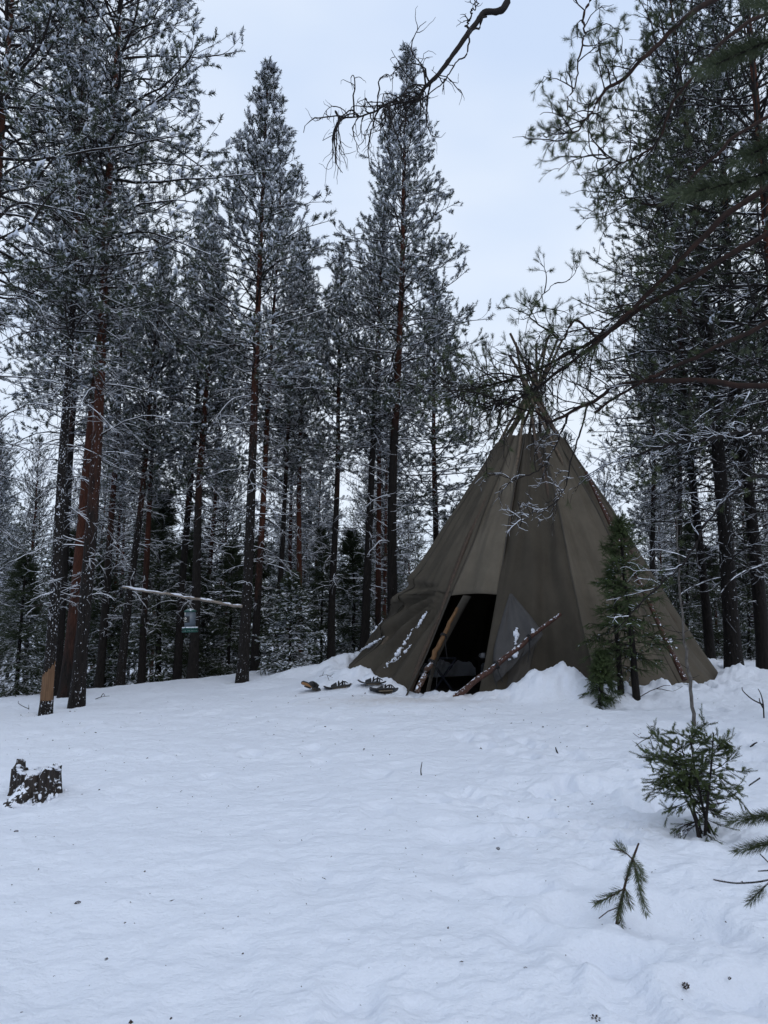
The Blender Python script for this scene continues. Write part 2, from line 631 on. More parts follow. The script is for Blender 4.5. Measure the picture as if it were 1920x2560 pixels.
yr = [1.6]
while yr[-1] < 24:
    yr.append(yr[-1] + max(0.016, 0.0062 * yr[-1]))
s = 0.16
while yr[-1] < 900:
    s *= 1.17
    yr.append(yr[-1] + s)
back, s = [], 0.03
q = 1.6
while q > -60:
    s *= 1.25
    q -= s
    back.append(q)
ys = np.array(back[::-1] + yr)
ur = list(np.linspace(-0.62, 0.62, 430))
su = ur[1] - ur[0]
ext, q = [], 0.62
while q < 60:
    su *= 1.22
    q += su
    ext.append(q)
us = np.array([-e for e in ext[::-1]] + ur + ext)
YY, UU = np.meshgrid(ys, us, indexing='ij')
XX = UU * np.maximum(np.abs(YY) * 0.92 + 0.35, 1.6)
ZZ = zg(XX, YY)
amp = sstep(60, 10, np.hypot(XX, YY))
lump = fbm(XX * 2.6, YY * 3.3, 11, 4, 0.55)
patch = sstep(-.25, .35, fbm(XX * .55, YY * .8, 61, 3))
ridge = -np.abs(fbm(XX * 5.5, YY * 8.5, 23, 3, 0.55)) * (.35 + 1.1 * patch)
soft = fbm(XX * 0.9, YY * 1.1, 41, 3)
tread = np.exp(-((XX - (0.5 + 0.28 * YY)) / 1.6) ** 2) * sstep(2, 4, YY) * sstep(11, 8, YY)
ZZ = ZZ + amp * (0.034 * soft + (0.026 + 0.030 * tread) * lump + (0.017 + 0.026 * tread) * ridge)
_, rr, _ = zmound(XX, YY)
bankw = np.exp(-((rr - TR - 0.1) / 0.5) ** 2)
ZZ = ZZ + bankw * 0.22 * (fbm(XX * 3.2, YY * 3.2, 57, 4, 0.55) + 0.1)
nx, ny = len(us), len(ys)
gi = np.arange(nx * ny).reshape(ny, nx)
q4 = np.stack([gi[:-1, :-1], gi[:-1, 1:], gi[1:, 1:], gi[1:, :-1]], -1).reshape(-1, 4)
gg = Geo()
gg.add(np.stack([XX, YY, ZZ], -1).reshape(-1, 3), np.concatenate([q4[:, [0, 1, 2]], q4[:, [0, 2, 3]]]))
ground = gg.build('snow_ground', [M_GROUND], smooth=True)
tag(ground, 'trodden white snow sloping up to the tent', kind='structure')
print('ground tris', len(q4) * 2)

# ------------------------------------------------------------------ growing branches (all vectorised)
def to_dir(az, el):
    return np.stack([np.cos(az) * np.cos(el), np.sin(az) * np.cos(el), np.sin(el)], -1)


def grow(rng, base, az, el, L, del_, n, wob=0.15):
    """Curved shoots: elevation changes by del_ from base to tip."""
    B = len(L)
    s = np.linspace(0, 1, n - 1)
    e = el[:, None] + del_[:, None] * s[None] + np.cumsum(rng.normal(0, wob, (B, n - 1)), 1) * 0.6
    a = az[:, None] + np.cumsum(rng.normal(0, wob, (B, n - 1)), 1)
    st = to_dir(a, e) * (L / (n - 1))[:, None, None]
    return np.concatenate([base[:, None], base[:, None] + np.cumsum(st, 1)], 1)


def sample(pts, t):
    """Points and tangents at parameter t (B,m) of polylines (B,n,3)."""
    B, n, _ = pts.shape
    x = np.clip(t * (n - 1), 0, n - 1 - 1e-5)
    i = x.astype(int)
    f = (x - i)[..., None]
    bi = np.arange(B)[:, None]
    p0, p1 = pts[bi, i], pts[bi, i + 1]
    return p0 + (p1 - p0) * f, nrm(p1 - p0)


def tuft_template(L, rad, n, w, fwd, seed):
    rng = np.random.default_rng(seed)
    V, F = [], []
    for i in range(n):
        t = (i + 0.5) / n
        ph = i * 2.39996 + rng.normal(0, .3)
        rd = np.array([0, math.cos(ph), math.sin(ph)])
        tg = np.array([0, -math.sin(ph), math.cos(ph)])
        b0 = np.array([t * L * 0.92, 0, 0])
        r = rad * rng.uniform(.75, 1.15) * (1.0 if t < 0.8 else 0.7)
        tip = b0 + np.array([fwd * rng.uniform(.8, 1.2), 0, 0]) + rd * r
        m = b0 * 0.5 + tip * 0.5
        V += [b0 + rd * r * 0.06, m + tg * w, tip, m - tg * w]
        k = len(V) - 4
        F += [(k, k + 1, k + 2), (k, k + 2, k + 3)]
    return np.array(V), np.array(F)


def tri_template(L, rad, n, w, fwd, seed):
    rng = np.random.default_rng(seed)
    V, F = [], []
    for i in range(n):
        t = (i + 0.5) / n
        ph = i * 2.39996 + rng.normal(0, .3)
        rd = np.array([0, math.cos(ph), math.sin(ph)])
        tg = np.array([0.25 * rng.normal(), -math.sin(ph), math.cos(ph)])
        b0 = np.array([t * L * 0.92, 0, 0])
        r = rad * rng.uniform(.75, 1.2)
        tip = b0 + np.array([fwd * rng.uniform(.8, 1.2), 0, 0]) + rd * r
        V += [b0 - tg * w, b0 + tg * w, tip]
        F.append((len(V) - 3, len(V) - 2, len(V) - 1))
    return np.array(V), np.array(F)


def scatter(g, tmpl, pos, d, scale, rng, mat=0):
    V, F = tmpl
    N = len(pos)
    if N == 0:
        return
    d = nrm(d)
    ref = nrm(rng.normal(0, 1, (N, 3)))
    u = nrm(np.cross(ref, d))
    w = np.cross(d, u)
    s = np.asarray(scale).reshape(-1, 1, 1) * np.ones((N, 1, 1))
    X = pos[:, None] + s * (V[None, :, 0:1] * d[:, None] + V[None, :, 1:2] * u[:, None] + V[None, :, 2:3] * w[:, None])
    FF = (F[None] + (np.arange(N) * len(V))[:, None, None]).reshape(-1, 3)
    g.add(X.reshape(-1, 3), FF, mat)


OCT_V = np.array([[1, 0, 0], [-1, 0, 0], [0.1, 1, 0], [-0.1, -1, 0], [0.2, 0, 1], [0, 0, -0.6]], float)
OCT_F = np.array([[0, 2, 4], [2, 1, 4], [1, 3, 4], [3, 0, 4], [2, 0, 5], [1, 2, 5], [3, 1, 5], [0, 3, 5]])


def snow_lumps(g, pos, d, size, rng, mat):
    """Small lumps of snow lying on shoots; size (N,3) = half length, half width, half height."""
    N = len(pos)
    if N == 0:
        return
    up = np.array([0, 0, 1.0]) + rng.normal(0, .22, (N, 3))
    d = nrm(d * np.array([1, 1, 0.7]) + rng.normal(0, .15, (N, 3)))
    u = nrm(np.cross(up, d))
    w = np.cross(d, u)
    O = OCT_V[None] * (1 + rng.normal(0, .22, (N, 6, 1)))
    X = pos[:, None] + O[..., 0:1] * size[:, None, 0:1] * d[:, None] + O[..., 1:2] * size[:, None, 1:2] * u[:, None] + O[..., 2:3] * size[:, None, 2:3] * w[:, None]
    FF = (OCT_F[None] + (np.arange(N) * 6)[:, None, None]).reshape(-1, 3)
    g.add(X.reshape(-1, 3), FF, mat)


T_PINE = [tri_template(.135, .050, 20, .0095, .026, 5), tri_template(.115, .054, 19, .0095, .020, 6)]
T_FARPINE = tri_template(.30, .10, 9, .030, .08, 7)
T_NEARPINE = tri_template(.10, .045, 34, .0021, .035, 8)
T_SPRUCE = tri_template(.20, .032, 15, .0085, .035, 9)
T_SPRUCE_FINE = tri_template(.11, .017, 30, .0026, .014, 10)
T_SHRUB = tri_template(.075, .0150, 46, .0019, .010, 11)
T_SAP = tuft_template(.10, .038, 85, .0019, .036, 13)
T_SHOOT = tuft_template(.13, .036, 190, .0011, .034, 12)


def trunk_geo(H, r0, sway, seed, sides=12, rings=46, peel=False, flare=0.35):
    rng = np.random.default_rng(seed)
    g = Geo()
    t = np.linspace(0, 1, rings) ** 1.25
    z = t * H
    r = r0 * (1 - t) ** 0.82 * (1 - 0.10 * t) + 0.012
    r = r * (1 + flare * np.exp(-z / 0.35))
    a = np.arange(sides) / sides * 2 * np.pi
    Zg, Ag = np.meshgrid(z, a, indexing='ij')
    R = r[:, None] * (1 + 0.10 * fbm(np.cos(Ag) * 1.6 + seed, Zg * 1.4 + np.sin(Ag) * 1.6, seed, 3))
    sx, sy = sway(z)
    V = np.stack([R * np.cos(Ag) + sx[:, None], R * np.sin(Ag) + sy[:, None], Zg], -1)
    F = []
    gi = np.arange(rings * sides).reshape(rings, sides)
    n1 = np.roll(gi, -1, 1)
    F = np.concatenate([np.stack([gi[:-1], n1[:-1], n1[1:]], -1).reshape(-1, 3), np.stack([gi[:-1], n1[1:], gi[1:]], -1).reshape(-1, 3)])
    g.add(V.reshape(-1, 3), F)
    return g


def make_sway(seed, H, amp):
    rng = np.random.default_rng(seed + 99)
    p = rng.uniform(0, 6.28, 4)
    k = rng.uniform(.6, 1.4, 2)

    def f(z):
        t = np.asarray(z) / H
        return (amp * np.sin(t * 3.1 * k[0] + p[0]) - amp * math.sin(p[0]) + amp * .3 * (np.sin(t * 11 + p[1]) - math.sin(p[1])),
                amp * np.sin(t * 2.7 * k[1] + p[2]) - amp * math.sin(p[2]))
    return f


HP = 15.0


def make_pine(seed, crown0, rmax, snow, nwh=50, shape=0.75, m=9, k=3, dead=60, dead_len=1.5, droop=0.0, r0=0.125, twigm=None, needle=None, bare=0.0, tsc=1.0):
    """A Scots pine of nominal height HP: trunk, dead lower branches, crown of shoots with snow on them."""
    rng = np.random.default_rng(seed)
    sway = make_sway(seed, HP, 0.10)
    tr = trunk_geo(HP, r0, sway, seed)
    twigm = twigm or M_TWIG
    cr, dd = Geo(), Geo()
    # live crown
    hs = crown0 + (1 - crown0) * np.linspace(0, 0.985, nwh) ** 0.92
    nb = np.where(np.arange(nwh) > nwh * .78, rng.integers(2, 4, nwh), rng.integers(3, 6, nwh))
    h = np.repeat(hs, nb)
    B = len(h)
    t = (h - crown0) / (1 - crown0)            # 0 crown base .. 1 top
    az = np.repeat(rng.uniform(0, 6.28, nwh), nb) + np.concatenate([np.arange(q) / q * 6.28 for q in nb]) + rng.normal(0, .25, B)
    prof = (1 - t) ** shape * (0.55 + 0.45 * sstep(0, .18, t)) + 0.035
    L = rmax * prof * rng.uniform(.55, 1.18, B) + 0.16 * rng.uniform(.6, 1, B)
    el = 0.95 * t ** 1.2 + 0.12 - droop * (1 - t) + rng.normal(0, .16, B)
    de = np.where(t > .5, 0.15, -0.1) + rng.normal(0, .22, B)
    z = h * HP + rng.normal(0, .05, B)
    sx, sy = sway(z)
    P1 = grow(rng, np.stack([sx, sy, z], -1), az, el, L, de, 7, 0.17)
    rb = np.clip(0.008 + 0.009 * L, .007, .035)
    tubes(cr, P1, rb[:, None] * np.linspace(1, .3, 7)[None], 4, 0)
    mm = m
    tt = 0.22 + 0.78 * (np.arange(mm)[None] + rng.uniform(0, 1, (B, mm))) / mm
    b2, tan = sample(P1, tt)
    side = np.where(np.arange(mm) % 2 == 0, 1, -1)[None] * rng.uniform(.45, 1.15, (B, mm))
    a2 = np.arctan2(tan[..., 1], tan[..., 0]) + side
    e2 = np.arcsin(np.clip(tan[..., 2], -1, 1)) * 0.7 + 0.22 + rng.normal(0, .25, (B, mm))
    L2 = (0.14 + L[:, None] * (0.12 + 0.34 * (1.05 - tt))) * rng.uniform(.6, 1.15, (B, mm))
    P2 = grow(rng, b2.reshape(-1, 3), a2.ravel(), e2.ravel(), L2.ravel(), rng.normal(.25, .35, B * mm), 5, 0.16)
    tubes(cr, P2, np.full((len(P2), 1), .0062) * np.linspace(1.1, .55, 5)[None], 3, 0)
    N2 = len(P2)
    u = np.clip(1.0 - 0.55 * (np.arange(k)[None] + rng.uniform(0, .9, (N2, k))) / k, 0, 1)
    thin_top = np.repeat(np.clip(1.35 - 1.0 * t, .36, 1.0), mm)
    keep = rng.uniform(0, 1, (N2, k)) < (1 - bare) * thin_top[:, None]
    pos, d = sample(P2, u * 0.999)
    d = nrm(d + np.array([0, 0, 0.35]) + rng.normal(0, .33, d.shape))
    pos, d = pos[keep], d[keep]
    sel = rng.integers(0, 2, len(pos))
    for q in (0, 1):
        mq = sel == q
        scatter(cr, T_PINE[q], pos[mq], d[mq], tsc * rng.uniform(.8, 1.25, mq.sum()), rng, 1)
    # end shoots of the main branches
    pe, de_ = P1[:, -1], nrm(P1[:, -1] - P1[:, -2])
    scatter(cr, T_PINE[0], pe, de_, tsc * rng.uniform(.9, 1.3, B), rng, 1)
    # snow on the shoots, in clumps
    cl = fbm(pos[:, 0] * 1.3 + pos[:, 2] * .9, pos[:, 1] * 1.3 - pos[:, 2] * .7, seed, 2)
    on = rng.uniform(0, 1, len(pos)) < np.clip(snow + 0.9 * cl, 0, 1) * (0.30 + 0.75 * sstep(5.0, 11.5, pos[:, 2]))
    ps, ds = pos[on], d[on]
    n = len(ps)
    sz = np.stack([rng.uniform(.035, .075, n), rng.uniform(.022, .044, n), rng.uniform(.016, .030, n)], -1) * tsc
    snow_lumps(cr, ps + ds * .07 * tsc + np.array([0, 0, .026 * tsc]), ds, sz, rng, 2)
    # dead, bare branches low on the stem
    Bd = dead
    hz = (0.10 + (crown0 + 0.10 - 0.10) * rng.uniform(0, 1, Bd) ** 0.75) * HP
    sx, sy = sway(hz)
    Ld = dead_len * rng.uniform(.25, 1.1, Bd) * (0.5 + 0.5 * hz / (crown0 * HP))
    Pd = grow(rng, np.stack([sx, sy, hz], -1), rng.uniform(0, 6.28, Bd), rng.normal(.1, .28, Bd), Ld, rng.normal(-.45, .35, Bd), 9, .17)
    tubes(dd, Pd, (0.008 + 0.006 * Ld)[:, None] * np.linspace(1, .3, 9)[None], 4, 0)
    md = 7
    td = 0.2 + 0.8 * rng.uniform(0, 1, (Bd, md))
    bd, tn = sample(Pd, td)
    ad = np.arctan2(tn[..., 1], tn[..., 0]) + rng.choice([-1, 1], (Bd, md)) * rng.uniform(.4, 1.3, (Bd, md))
    ed = np.arcsin(np.clip(tn[..., 2], -1, 1)) + rng.normal(-.1, .4, (Bd, md))
    ld = (Ld[:, None] * .38 * rng.uniform(.3, 1.1, (Bd, md)) + .06)
    P3 = grow(rng, bd.reshape(-1, 3), ad.ravel(), ed.ravel(), ld.ravel(), rng.normal(-.3, .6, Bd * md), 6, .26)
    tubes(dd, P3, np.full((len(P3), 1), .0050) * np.linspace(1.2, .55, 6)[None], 3, 0)
    mats = [twigm, needle or M_NEEDLE, M_SNOW]
    o = empty('pine_tree', (0, 0, 0))
    a = tr.build('trunk', [M_BARK], o, smooth=True)
    tag(dd.build('dead_branches', [twigm], o), kind='stuff')
    cr.build('crown', mats, o)
    o['_r0'] = r0
    return o


def make_spruce(seed, H, rmax, snow, nwh, nb, m, k, tmpl, tscale, needle, stem=0.055, crown0=0.03, droop=0.5, twigm=None, name='spruce_tree', lump=1.0):
    rng = np.random.default_rng(seed)
    sway = make_sway(seed, H, 0.012 * H)
    tr = trunk_geo(H, stem, sway, seed, 9, 24, flare=0.15)
    cr = Geo()
    hs = crown0 + (1 - crown0) * np.linspace(0, .97, nwh)
    h = np.repeat(hs, nb) + rng.normal(0, .3 / nwh, nwh * nb)
    B = len(h)
    t = np.clip((h - crown0) / (1 - crown0), 0, 1)
    az = rng.uniform(0, 6.28, B)
    L = rmax * ((1 - t) ** 0.85 * (0.75 + 0.25 * sstep(0, .15, t)) + .04) * rng.uniform(.5, 1.2, B)
    el = 0.75 * t ** 1.5 - droop * (1 - t) * .7 + rng.normal(.05, .16, B)
    z = h * H
    sx, sy = sway(z)
    P1 = grow(rng, np.stack([sx, sy, z], -1), az, el, L, -droop * .5 + rng.normal(.25, .25, B), 6, .09)
    tubes(cr, P1, (0.004 + 0.007 * L)[:, None] * np.linspace(1, .35, 6)[None], 3, 0)
    tt = 0.12 + 0.88 * (np.arange(m)[None] + rng.uniform(0, 1, (B, m))) / m
    b2, tan = sample(P1, tt)
    a2 = np.arctan2(tan[..., 1], tan[..., 0]) + np.where(np.arange(m) % 2 == 0, 1, -1)[None] * rng.uniform(.5, 1.0, (B, m))
    e2 = np.arcsin(np.clip(tan[..., 2], -1, 1)) - .12 + rng.normal(0, .2, (B, m))
    L2 = (L[:, None] * (.12 + .35 * (1.05 - tt)) + .03) * rng.uniform(.6, 1.2, (B, m))
    P2 = grow(rng, b2.reshape(-1, 3), a2.ravel(), e2.ravel(), L2.ravel(), rng.normal(-.3, .25, B * m), 4, .12)
    tubes(cr, P2, np.full((len(P2), 1), .0028 + .0006 * H) * np.linspace(1, .5, 4)[None], 3, 0)
    u = (np.arange(k)[None] + rng.uniform(0, 1, (len(P2), k))) / k
    pos, d = sample(P2, u * .98)
    pos, d = pos.reshape(-1, 3), d.reshape(-1, 3)
    d = nrm(d + rng.normal(0, .25, d.shape))
    scatter(cr, tmpl, pos, d, tscale * rng.uniform(.75, 1.2, len(pos)), rng, 1)
    t1 = rng.uniform(.4, 1, (B, 3))
    p1, d1 = sample(P1, t1 * .99)
    scatter(cr, tmpl, p1.reshape(-1, 3), d1.reshape(-1, 3), tscale * 1.1, rng, 1)
    if snow > 0:
        on = rng.uniform(0, 1, len(pos)) < np.clip(snow + .8 * fbm(pos[:, 0] * 2, pos[:, 1] * 2 + pos[:, 2] * 1.7, seed, 2), 0, 1)
        n = on.sum()
        sz = np.stack([rng.uniform(.05, .09, n), rng.uniform(.018, .034, n), rng.uniform(.010, .02, n)], -1) * lump
        snow_lumps(cr, pos[on] + d[on] * .08 * lump + np.array([0, 0, .015 * lump]), d[on], sz, rng, 2)
    o = empty(name)
    tr.build('trunk', [M_BARK], o, smooth=True).color = (1.0, 0.5, 0, 1)
    cr.build('crown', [twigm or M_TWIG, needle, M_SNOW], o)
    return o


# nominal trees; every standing tree is one of these or a copy with its own place, lean, height and stem
PROTO = {
    'slim': lambda: make_pine(11, 0.46, 2.3, 0.66, 36, 1.02, 8, 3, 60, 1.6, bare=.16, tsc=1.30),
    'broad': lambda: make_pine(22, 0.42, 2.9, 0.66, 38, 0.62, 11, 3, 44, 1.7, droop=.22, bare=.16, tsc=1.15),
    'dense': lambda: make_pine(33, 0.36, 2.35, 0.52, 48, 1.05, 9, 3, 50, 1.6, droop=.15, bare=.03, tsc=1.12),
    'dark': lambda: make_pine(44, 0.30, 2.5, 0.14, 46, 0.60, 9, 3, 60, 2.2, droop=.2, twigm=M_TWIG_SOME, bare=.22, needle=M_NEEDLE_DARK),
    'thin': lambda: make_pine(55, 0.44, 1.8, 0.55, 34, 0.75, 8, 3, 46, 1.5, bare=.2),
    'spruce': lambda: make_spruce(66, 5.0, 1.15, 0.10, 26, 7, 9, 3, T_SPRUCE, 1.0, M_SPRUCE, stem=.06),
    'snow_spruce': lambda: make_spruce(77, 3.0, .95, 0.55, 20, 7, 9, 3, T_SPRUCE, .9, M_SPRUCE, stem=.04),
}
_made = {}


def instance(kind):
    if kind not in _made:
        _made[kind] = PROTO[kind]()
        return _made[kind]
    return copy_tree(_made[kind])


def place_tree(kind, lo, hi, Y, w, label, H=None, top=None, red=0.34, flecks=0.6, spin=0.0, group=None, wide=1.0, name='pine_tree'):
    """lo, hi: two photo pixels on the stem; w: its width in photo pixels at lo; top: photo row of its tip."""
    a, b = P(*lo, Y), P(*hi, Y)
    d = nrm(b - a)
    base = a.copy()
    for _ in range(400):
        if base[2] < float(zg(base[0], base[1])) - 0.12:
            break
        base = base - d * 0.02
    if base[2] < float(zg(base[0], base[1])) - 0.15:
        for _ in range(400):
            base = base + d * 0.02
            if base[2] > float(zg(base[0], base[1])) - 0.14:
                break
    if H is None:
        x = base + d * 1.0
        Ht = 1.0
        while Ht < 30:
            q = base + d * Ht - np.array([0, 0, CAMZ])
            fz, uz = q[1] * CP + q[2] * SP, -q[1] * SP + q[2] * CP
            if 1280 - FPX * uz / fz < top:
                break
            Ht += 0.05
        H = Ht
    o = instance(kind)
    o.name = name
    pine = kind not in ('spruce', 'snow_spruce')
    s = H / (HP if pine else (5.0 if kind == 'spruce' else 3.0))
    R = Vector(d).to_track_quat('Z', 'Y').to_matrix().to_4x4() @ Matrix.Rotation(spin, 4, 'Z')
    o.matrix_world = Matrix.Translation(Vector(base)) @ R @ Matrix.Diagonal((s * wide, s * wide, s, 1))
    tr = [c for c in o.children if c.name.startswith('trunk')][0]
    if pine and w:
        dia = w / FPX * (Y + 0.6)
        kk = dia / 2 / (0.125 * s * wide)
        tr.scale = (kk, kk, 1)
        tr.color = (red, flecks, 0, 1)
    tag(o, label, 'tree', group)
    return o


LEFT = 'tall pines on the snowy rise left of the tent'
T = {}
T['peeled'] = place_tree('thin', (113, 1782), (174, 908), 12.4, 25, 'dark pine with a strip of bark torn off low on its stem', H=13.5, red=.60, flecks=1.0, spin=.3, group=LEFT)
T['big'] = place_tree('broad', (191, 1770), (258, 850), 13.0, 30, 'thick pine with snow-flecked black foot beside the peeled one', H=17.5, red=.24, flecks=.85, spin=1.3, group=LEFT, wide=.88)
place_tree('thin', (160, 1725), (208, 1255), 15.2, 23, 'rust-red pine stem close behind the thick flecked pine', H=15, red=.10, flecks=.35, spin=2.1, group=LEFT)
place_tree('slim', (138, 1725), (191, 1081), 15.8, 20, 'dark pine right behind the peeled pine', H=12.5, red=.5, flecks=.4, spin=.9, group=LEFT)
place_tree('broad', (-95, 1740), (52, 0), 11.5, 28, 'pine leaning in from the left edge with only its upper stem in view', H=16.5, red=.25, flecks=.4, spin=4.2, group=LEFT)
place_tree('thin', (278, 1313), (301, 1024), 17.5, 20, 'pine stem with grey-black foot behind the left end of the log', H=11, red=.38, flecks=.4, spin=2.7, group=LEFT)
place_tree('slim', (301, 1710), (370, 966), 17.2, 19, 'slim leaning pine whose flecked foot stands left of the bird feeder', H=11, red=.42, flecks=.8, spin=5.1, group=LEFT)
place_tree('thin', (353, 1712), (382, 1053), 17.8, 17, 'thin dark pine rising out of the spruces left of the bird feeder', H=10.5, red=.28, flecks=.3, spin=3.3, group=LEFT)
place_tree('dense', (443, 1700), (492, 1053), 18.0, 19, 'leaning pine just left of the bird feeder', top=505, red=.40, flecks=.5, spin=1.0, group=LEFT, wide=.95)
place_tree('slim', (480, 1700), (521, 1024), 17.0, 23, 'pine standing directly behind the bird feeder', H=10.5, red=.45, flecks=.5, spin=2.0, group=LEFT)
T['ten'] = place_tree('slim', (605, 1706), (670, 600), 15.4, 26, 'tall snowy pine with pointed top holding the right end of the log', top=185, red=.42, flecks=.8, spin=0.4, group=LEFT, wide=1.05)
place_tree('thin', (637, 1660), (671, 995), 18.2, 18, 'reddish pine stem close behind the pointed snowy pine', H=13, red=.22, flecks=.4, spin=4.0, group=LEFT)
place_tree('thin', (703, 1429), (712, 1226), 19.0, 15, 'thin dark pine rising behind the small snowy spruce', H=11.5, red=.5, flecks=.5, spin=5.0, group=LEFT)
place_tree('slim', (749, 1504), (758, 1128), 19.5, 15, 'slender orange-red pine right of the small snowy spruce', H=12, red=.05, flecks=.15, spin=1.6, group=LEFT)
place_tree('slim', (828, 1643), (836, 900), 19.0, 18, 'straight dark pine behind the snow bank left of the tent', top=630, red=.45, flecks=.4, spin=2.9, group=LEFT)
place_tree('thin', (914, 1544), (926, 1255), 18.6, 21, 'black pine stem beside the left edge of the tent', H=12.5, red=.6, flecks=.35, spin=.2, group=LEFT)
place_tree('thin', (946, 1486), (949, 850), 20.0, 15, 'narrow brown pine stem between two black ones by the tent', H=13, red=.15, flecks=.2, spin=3.6, group=LEFT)
T['seventeen'] = place_tree('dense', (985, 1480), (995, 500), 18.2, 25, 'tall dense pine with pointed snowy top rising behind the tent', top=148, red=.40, flecks=.3, spin=1.9, group=LEFT)
place_tree('dense', (1085, 1400), (1085, 1000), 21.0, 18, 'lower pine filling the gap between the tallest pine and the tent', top=690, red=.40, flecks=.3, spin=4.1, group=LEFT, wide=1.35)
RIGHT = 'dark pines right of the tent'
place_tree('dark', (1780, 1690), (1725, 950), 16.5, 21, 'slimmer dark pine nearest to the right edge of the tent', H=14, red=.5, flecks=.35, spin=.5, group=RIGHT)
place_tree('dark', (1838, 1708), (1770, 960), 15.0, 36, 'thickest black pine stem right of the tent', H=16.0, red=.6, flecks=.75, spin=2.5, group=RIGHT)
place_tree('dark', (1912, 1690), (1862, 1000), 15.6, 30, 'black pine at the right edge of the picture beyond the snow', H=16, red=.6, flecks=.5, spin=4.4, group=RIGHT)
place_tree('dark', (1990, 1640), (1895, 400), 13.0, 34, 'reddish pine whose upper stem runs along the right edge', H=17, red=.22, flecks=.2, spin=5.6, group=RIGHT)
place_tree('slim', (1700, 1500), (1690, 1000), 21.0, 15, 'thin pine between the tent and the dark right pines', H=13, red=.5, flecks=.3, spin=3.0, group=RIGHT)
place_tree('dense', (1640, 1560), (1630, 1100), 23.0, 16, 'pine standing hidden behind the right slope of the tent', H=12, red=.5, flecks=.3, spin=1.0, group=RIGHT)
UNDER = 'young spruces under the pines'
place_tree('spruce', (40, 1735), (52, 1500), 16.8, 0, 'dark young spruce at the left edge of the picture', top=1390, spin=.4, group=UNDER, wide=1.25, name='spruce_tree')
place_tree('spruce', (400, 1700), (402, 1400), 18.8, 0, 'tallest dark spruce between the pines left of the feeder', top=1235, spin=1.4, group=UNDER, wide=1.1, name='spruce_tree')
place_tree('spruce', (262, 1700), (262, 1400), 19.4, 0, 'dark spruce behind the leaning pine stems far left', top=1400, spin=3.4, group=UNDER, wide=1.2, name='spruce_tree')
place_tree('spruce', (566, 1690), (576, 1400), 19.4, 0, 'dark spruce between the feeder and the pointed pine', top=1370, spin=2.4, group=UNDER, wide=1.1, name='spruce_tree')
place_tree('snow_spruce', (722, 1672), (724, 1500), 16.6, 0, 'small snow-laden spruce on the bank left of the snowshoes', top=1440, spin=0, group=UNDER, wide=1.15, name='spruce_tree')
place_tree('spruce', (800, 1660), (802, 1400), 20.5, 0, 'narrow dark spruce behind the small snow-laden one', top=1330, spin=5.0, group=UNDER, wide=.8, name='spruce_tree')

place_tree('spruce', (170, 1700), (172, 1400), 20.5, 0, 'dark spruce showing between the peeled and the thick pine', top=1330, spin=.9, group=UNDER, wide=1.1, name='spruce_tree')
place_tree('spruce', (480, 1690), (482, 1400), 21.0, 0, 'dark spruce seen behind the bird feeder', top=1340, spin=4.2, group=UNDER, wide=1.2, name='spruce_tree')
place_tree('spruce', (650, 1670), (652, 1400), 21.0, 0, 'dark spruce behind the foot of the pointed snowy pine', top=1360, spin=2.8, group=UNDER, wide=1.1, name='spruce_tree')
place_tree('spruce', (880, 1640), (882, 1400), 22.0, 0, 'dark spruce just left of the tent behind the bank', top=1330, spin=1.2, group=UNDER, wide=1.2, name='spruce_tree')
place_tree('spruce', (1720, 1660), (1722, 1400), 19.5, 0, 'dark spruce between the tent and the slimmer right pine', top=1300, spin=3.9, group=UNDER, wide=1.1, name='spruce_tree')
place_tree('spruce', (1875, 1670), (1876, 1400), 19.0, 0, 'dark spruce between the two right-hand pine stems', top=1330, spin=5.3, group=UNDER, wide=1.1, name='spruce_tree')
# the wood behind: single pines one can still make out
rng = np.random.default_rng(5)
cand = []
for i in range(400):
    Y = rng.uniform(21.5, 46)
    x = rng.uniform(-0.60, 0.62) * Y
    if all((x - a) ** 2 + (Y - b) ** 2 > 2.4 ** 2 for a, b in cand) and (Y > 25 or abs(x) > 3):
        cand.append((x, Y))
    if len(cand) >= 78:
        break
for i, (x, Y) in enumerate(cand):
    kind = ['dark', 'thin', 'dense', 'dark', 'spruce', 'dark'][i % 6] if Y < 34 else ['dark', 'thin', 'dark', 'spruce'][i % 4]
    o = instance(kind)
    sp = kind == 'spruce'
    o.name = 'spruce_tree' if sp else 'pine_tree'
    H = rng.uniform(4, 6.5) if sp else rng.uniform(8.5, 12.5)
    if x > 0.02 * Y and x < 0.30 * Y:
        H = min(H, 9.0)
    s = H / (5.0 if sp else HP)
    o.location = (x, Y, float(zg(x, Y)) - .1)
    o.rotation_euler = (rng.normal(0, .02), rng.normal(0, .02), rng.uniform(0, 6.28))
    o.scale = (s * 1.1, s * 1.1, s)
    tr = [c for c in o.children if c.name.startswith('trunk')][0]
    tr.color = (rng.uniform(.1, .5), rng.uniform(.2, .6), 0, 1)
    if sp:
        tag(o, 'bushy spruce among the crowded stems deep in the wood', 'tree', 'far spruces in the wood')
    else:
        tag(o, 'slender pine among the crowded stems deep in the wood', 'tree', 'far pines in the wood')

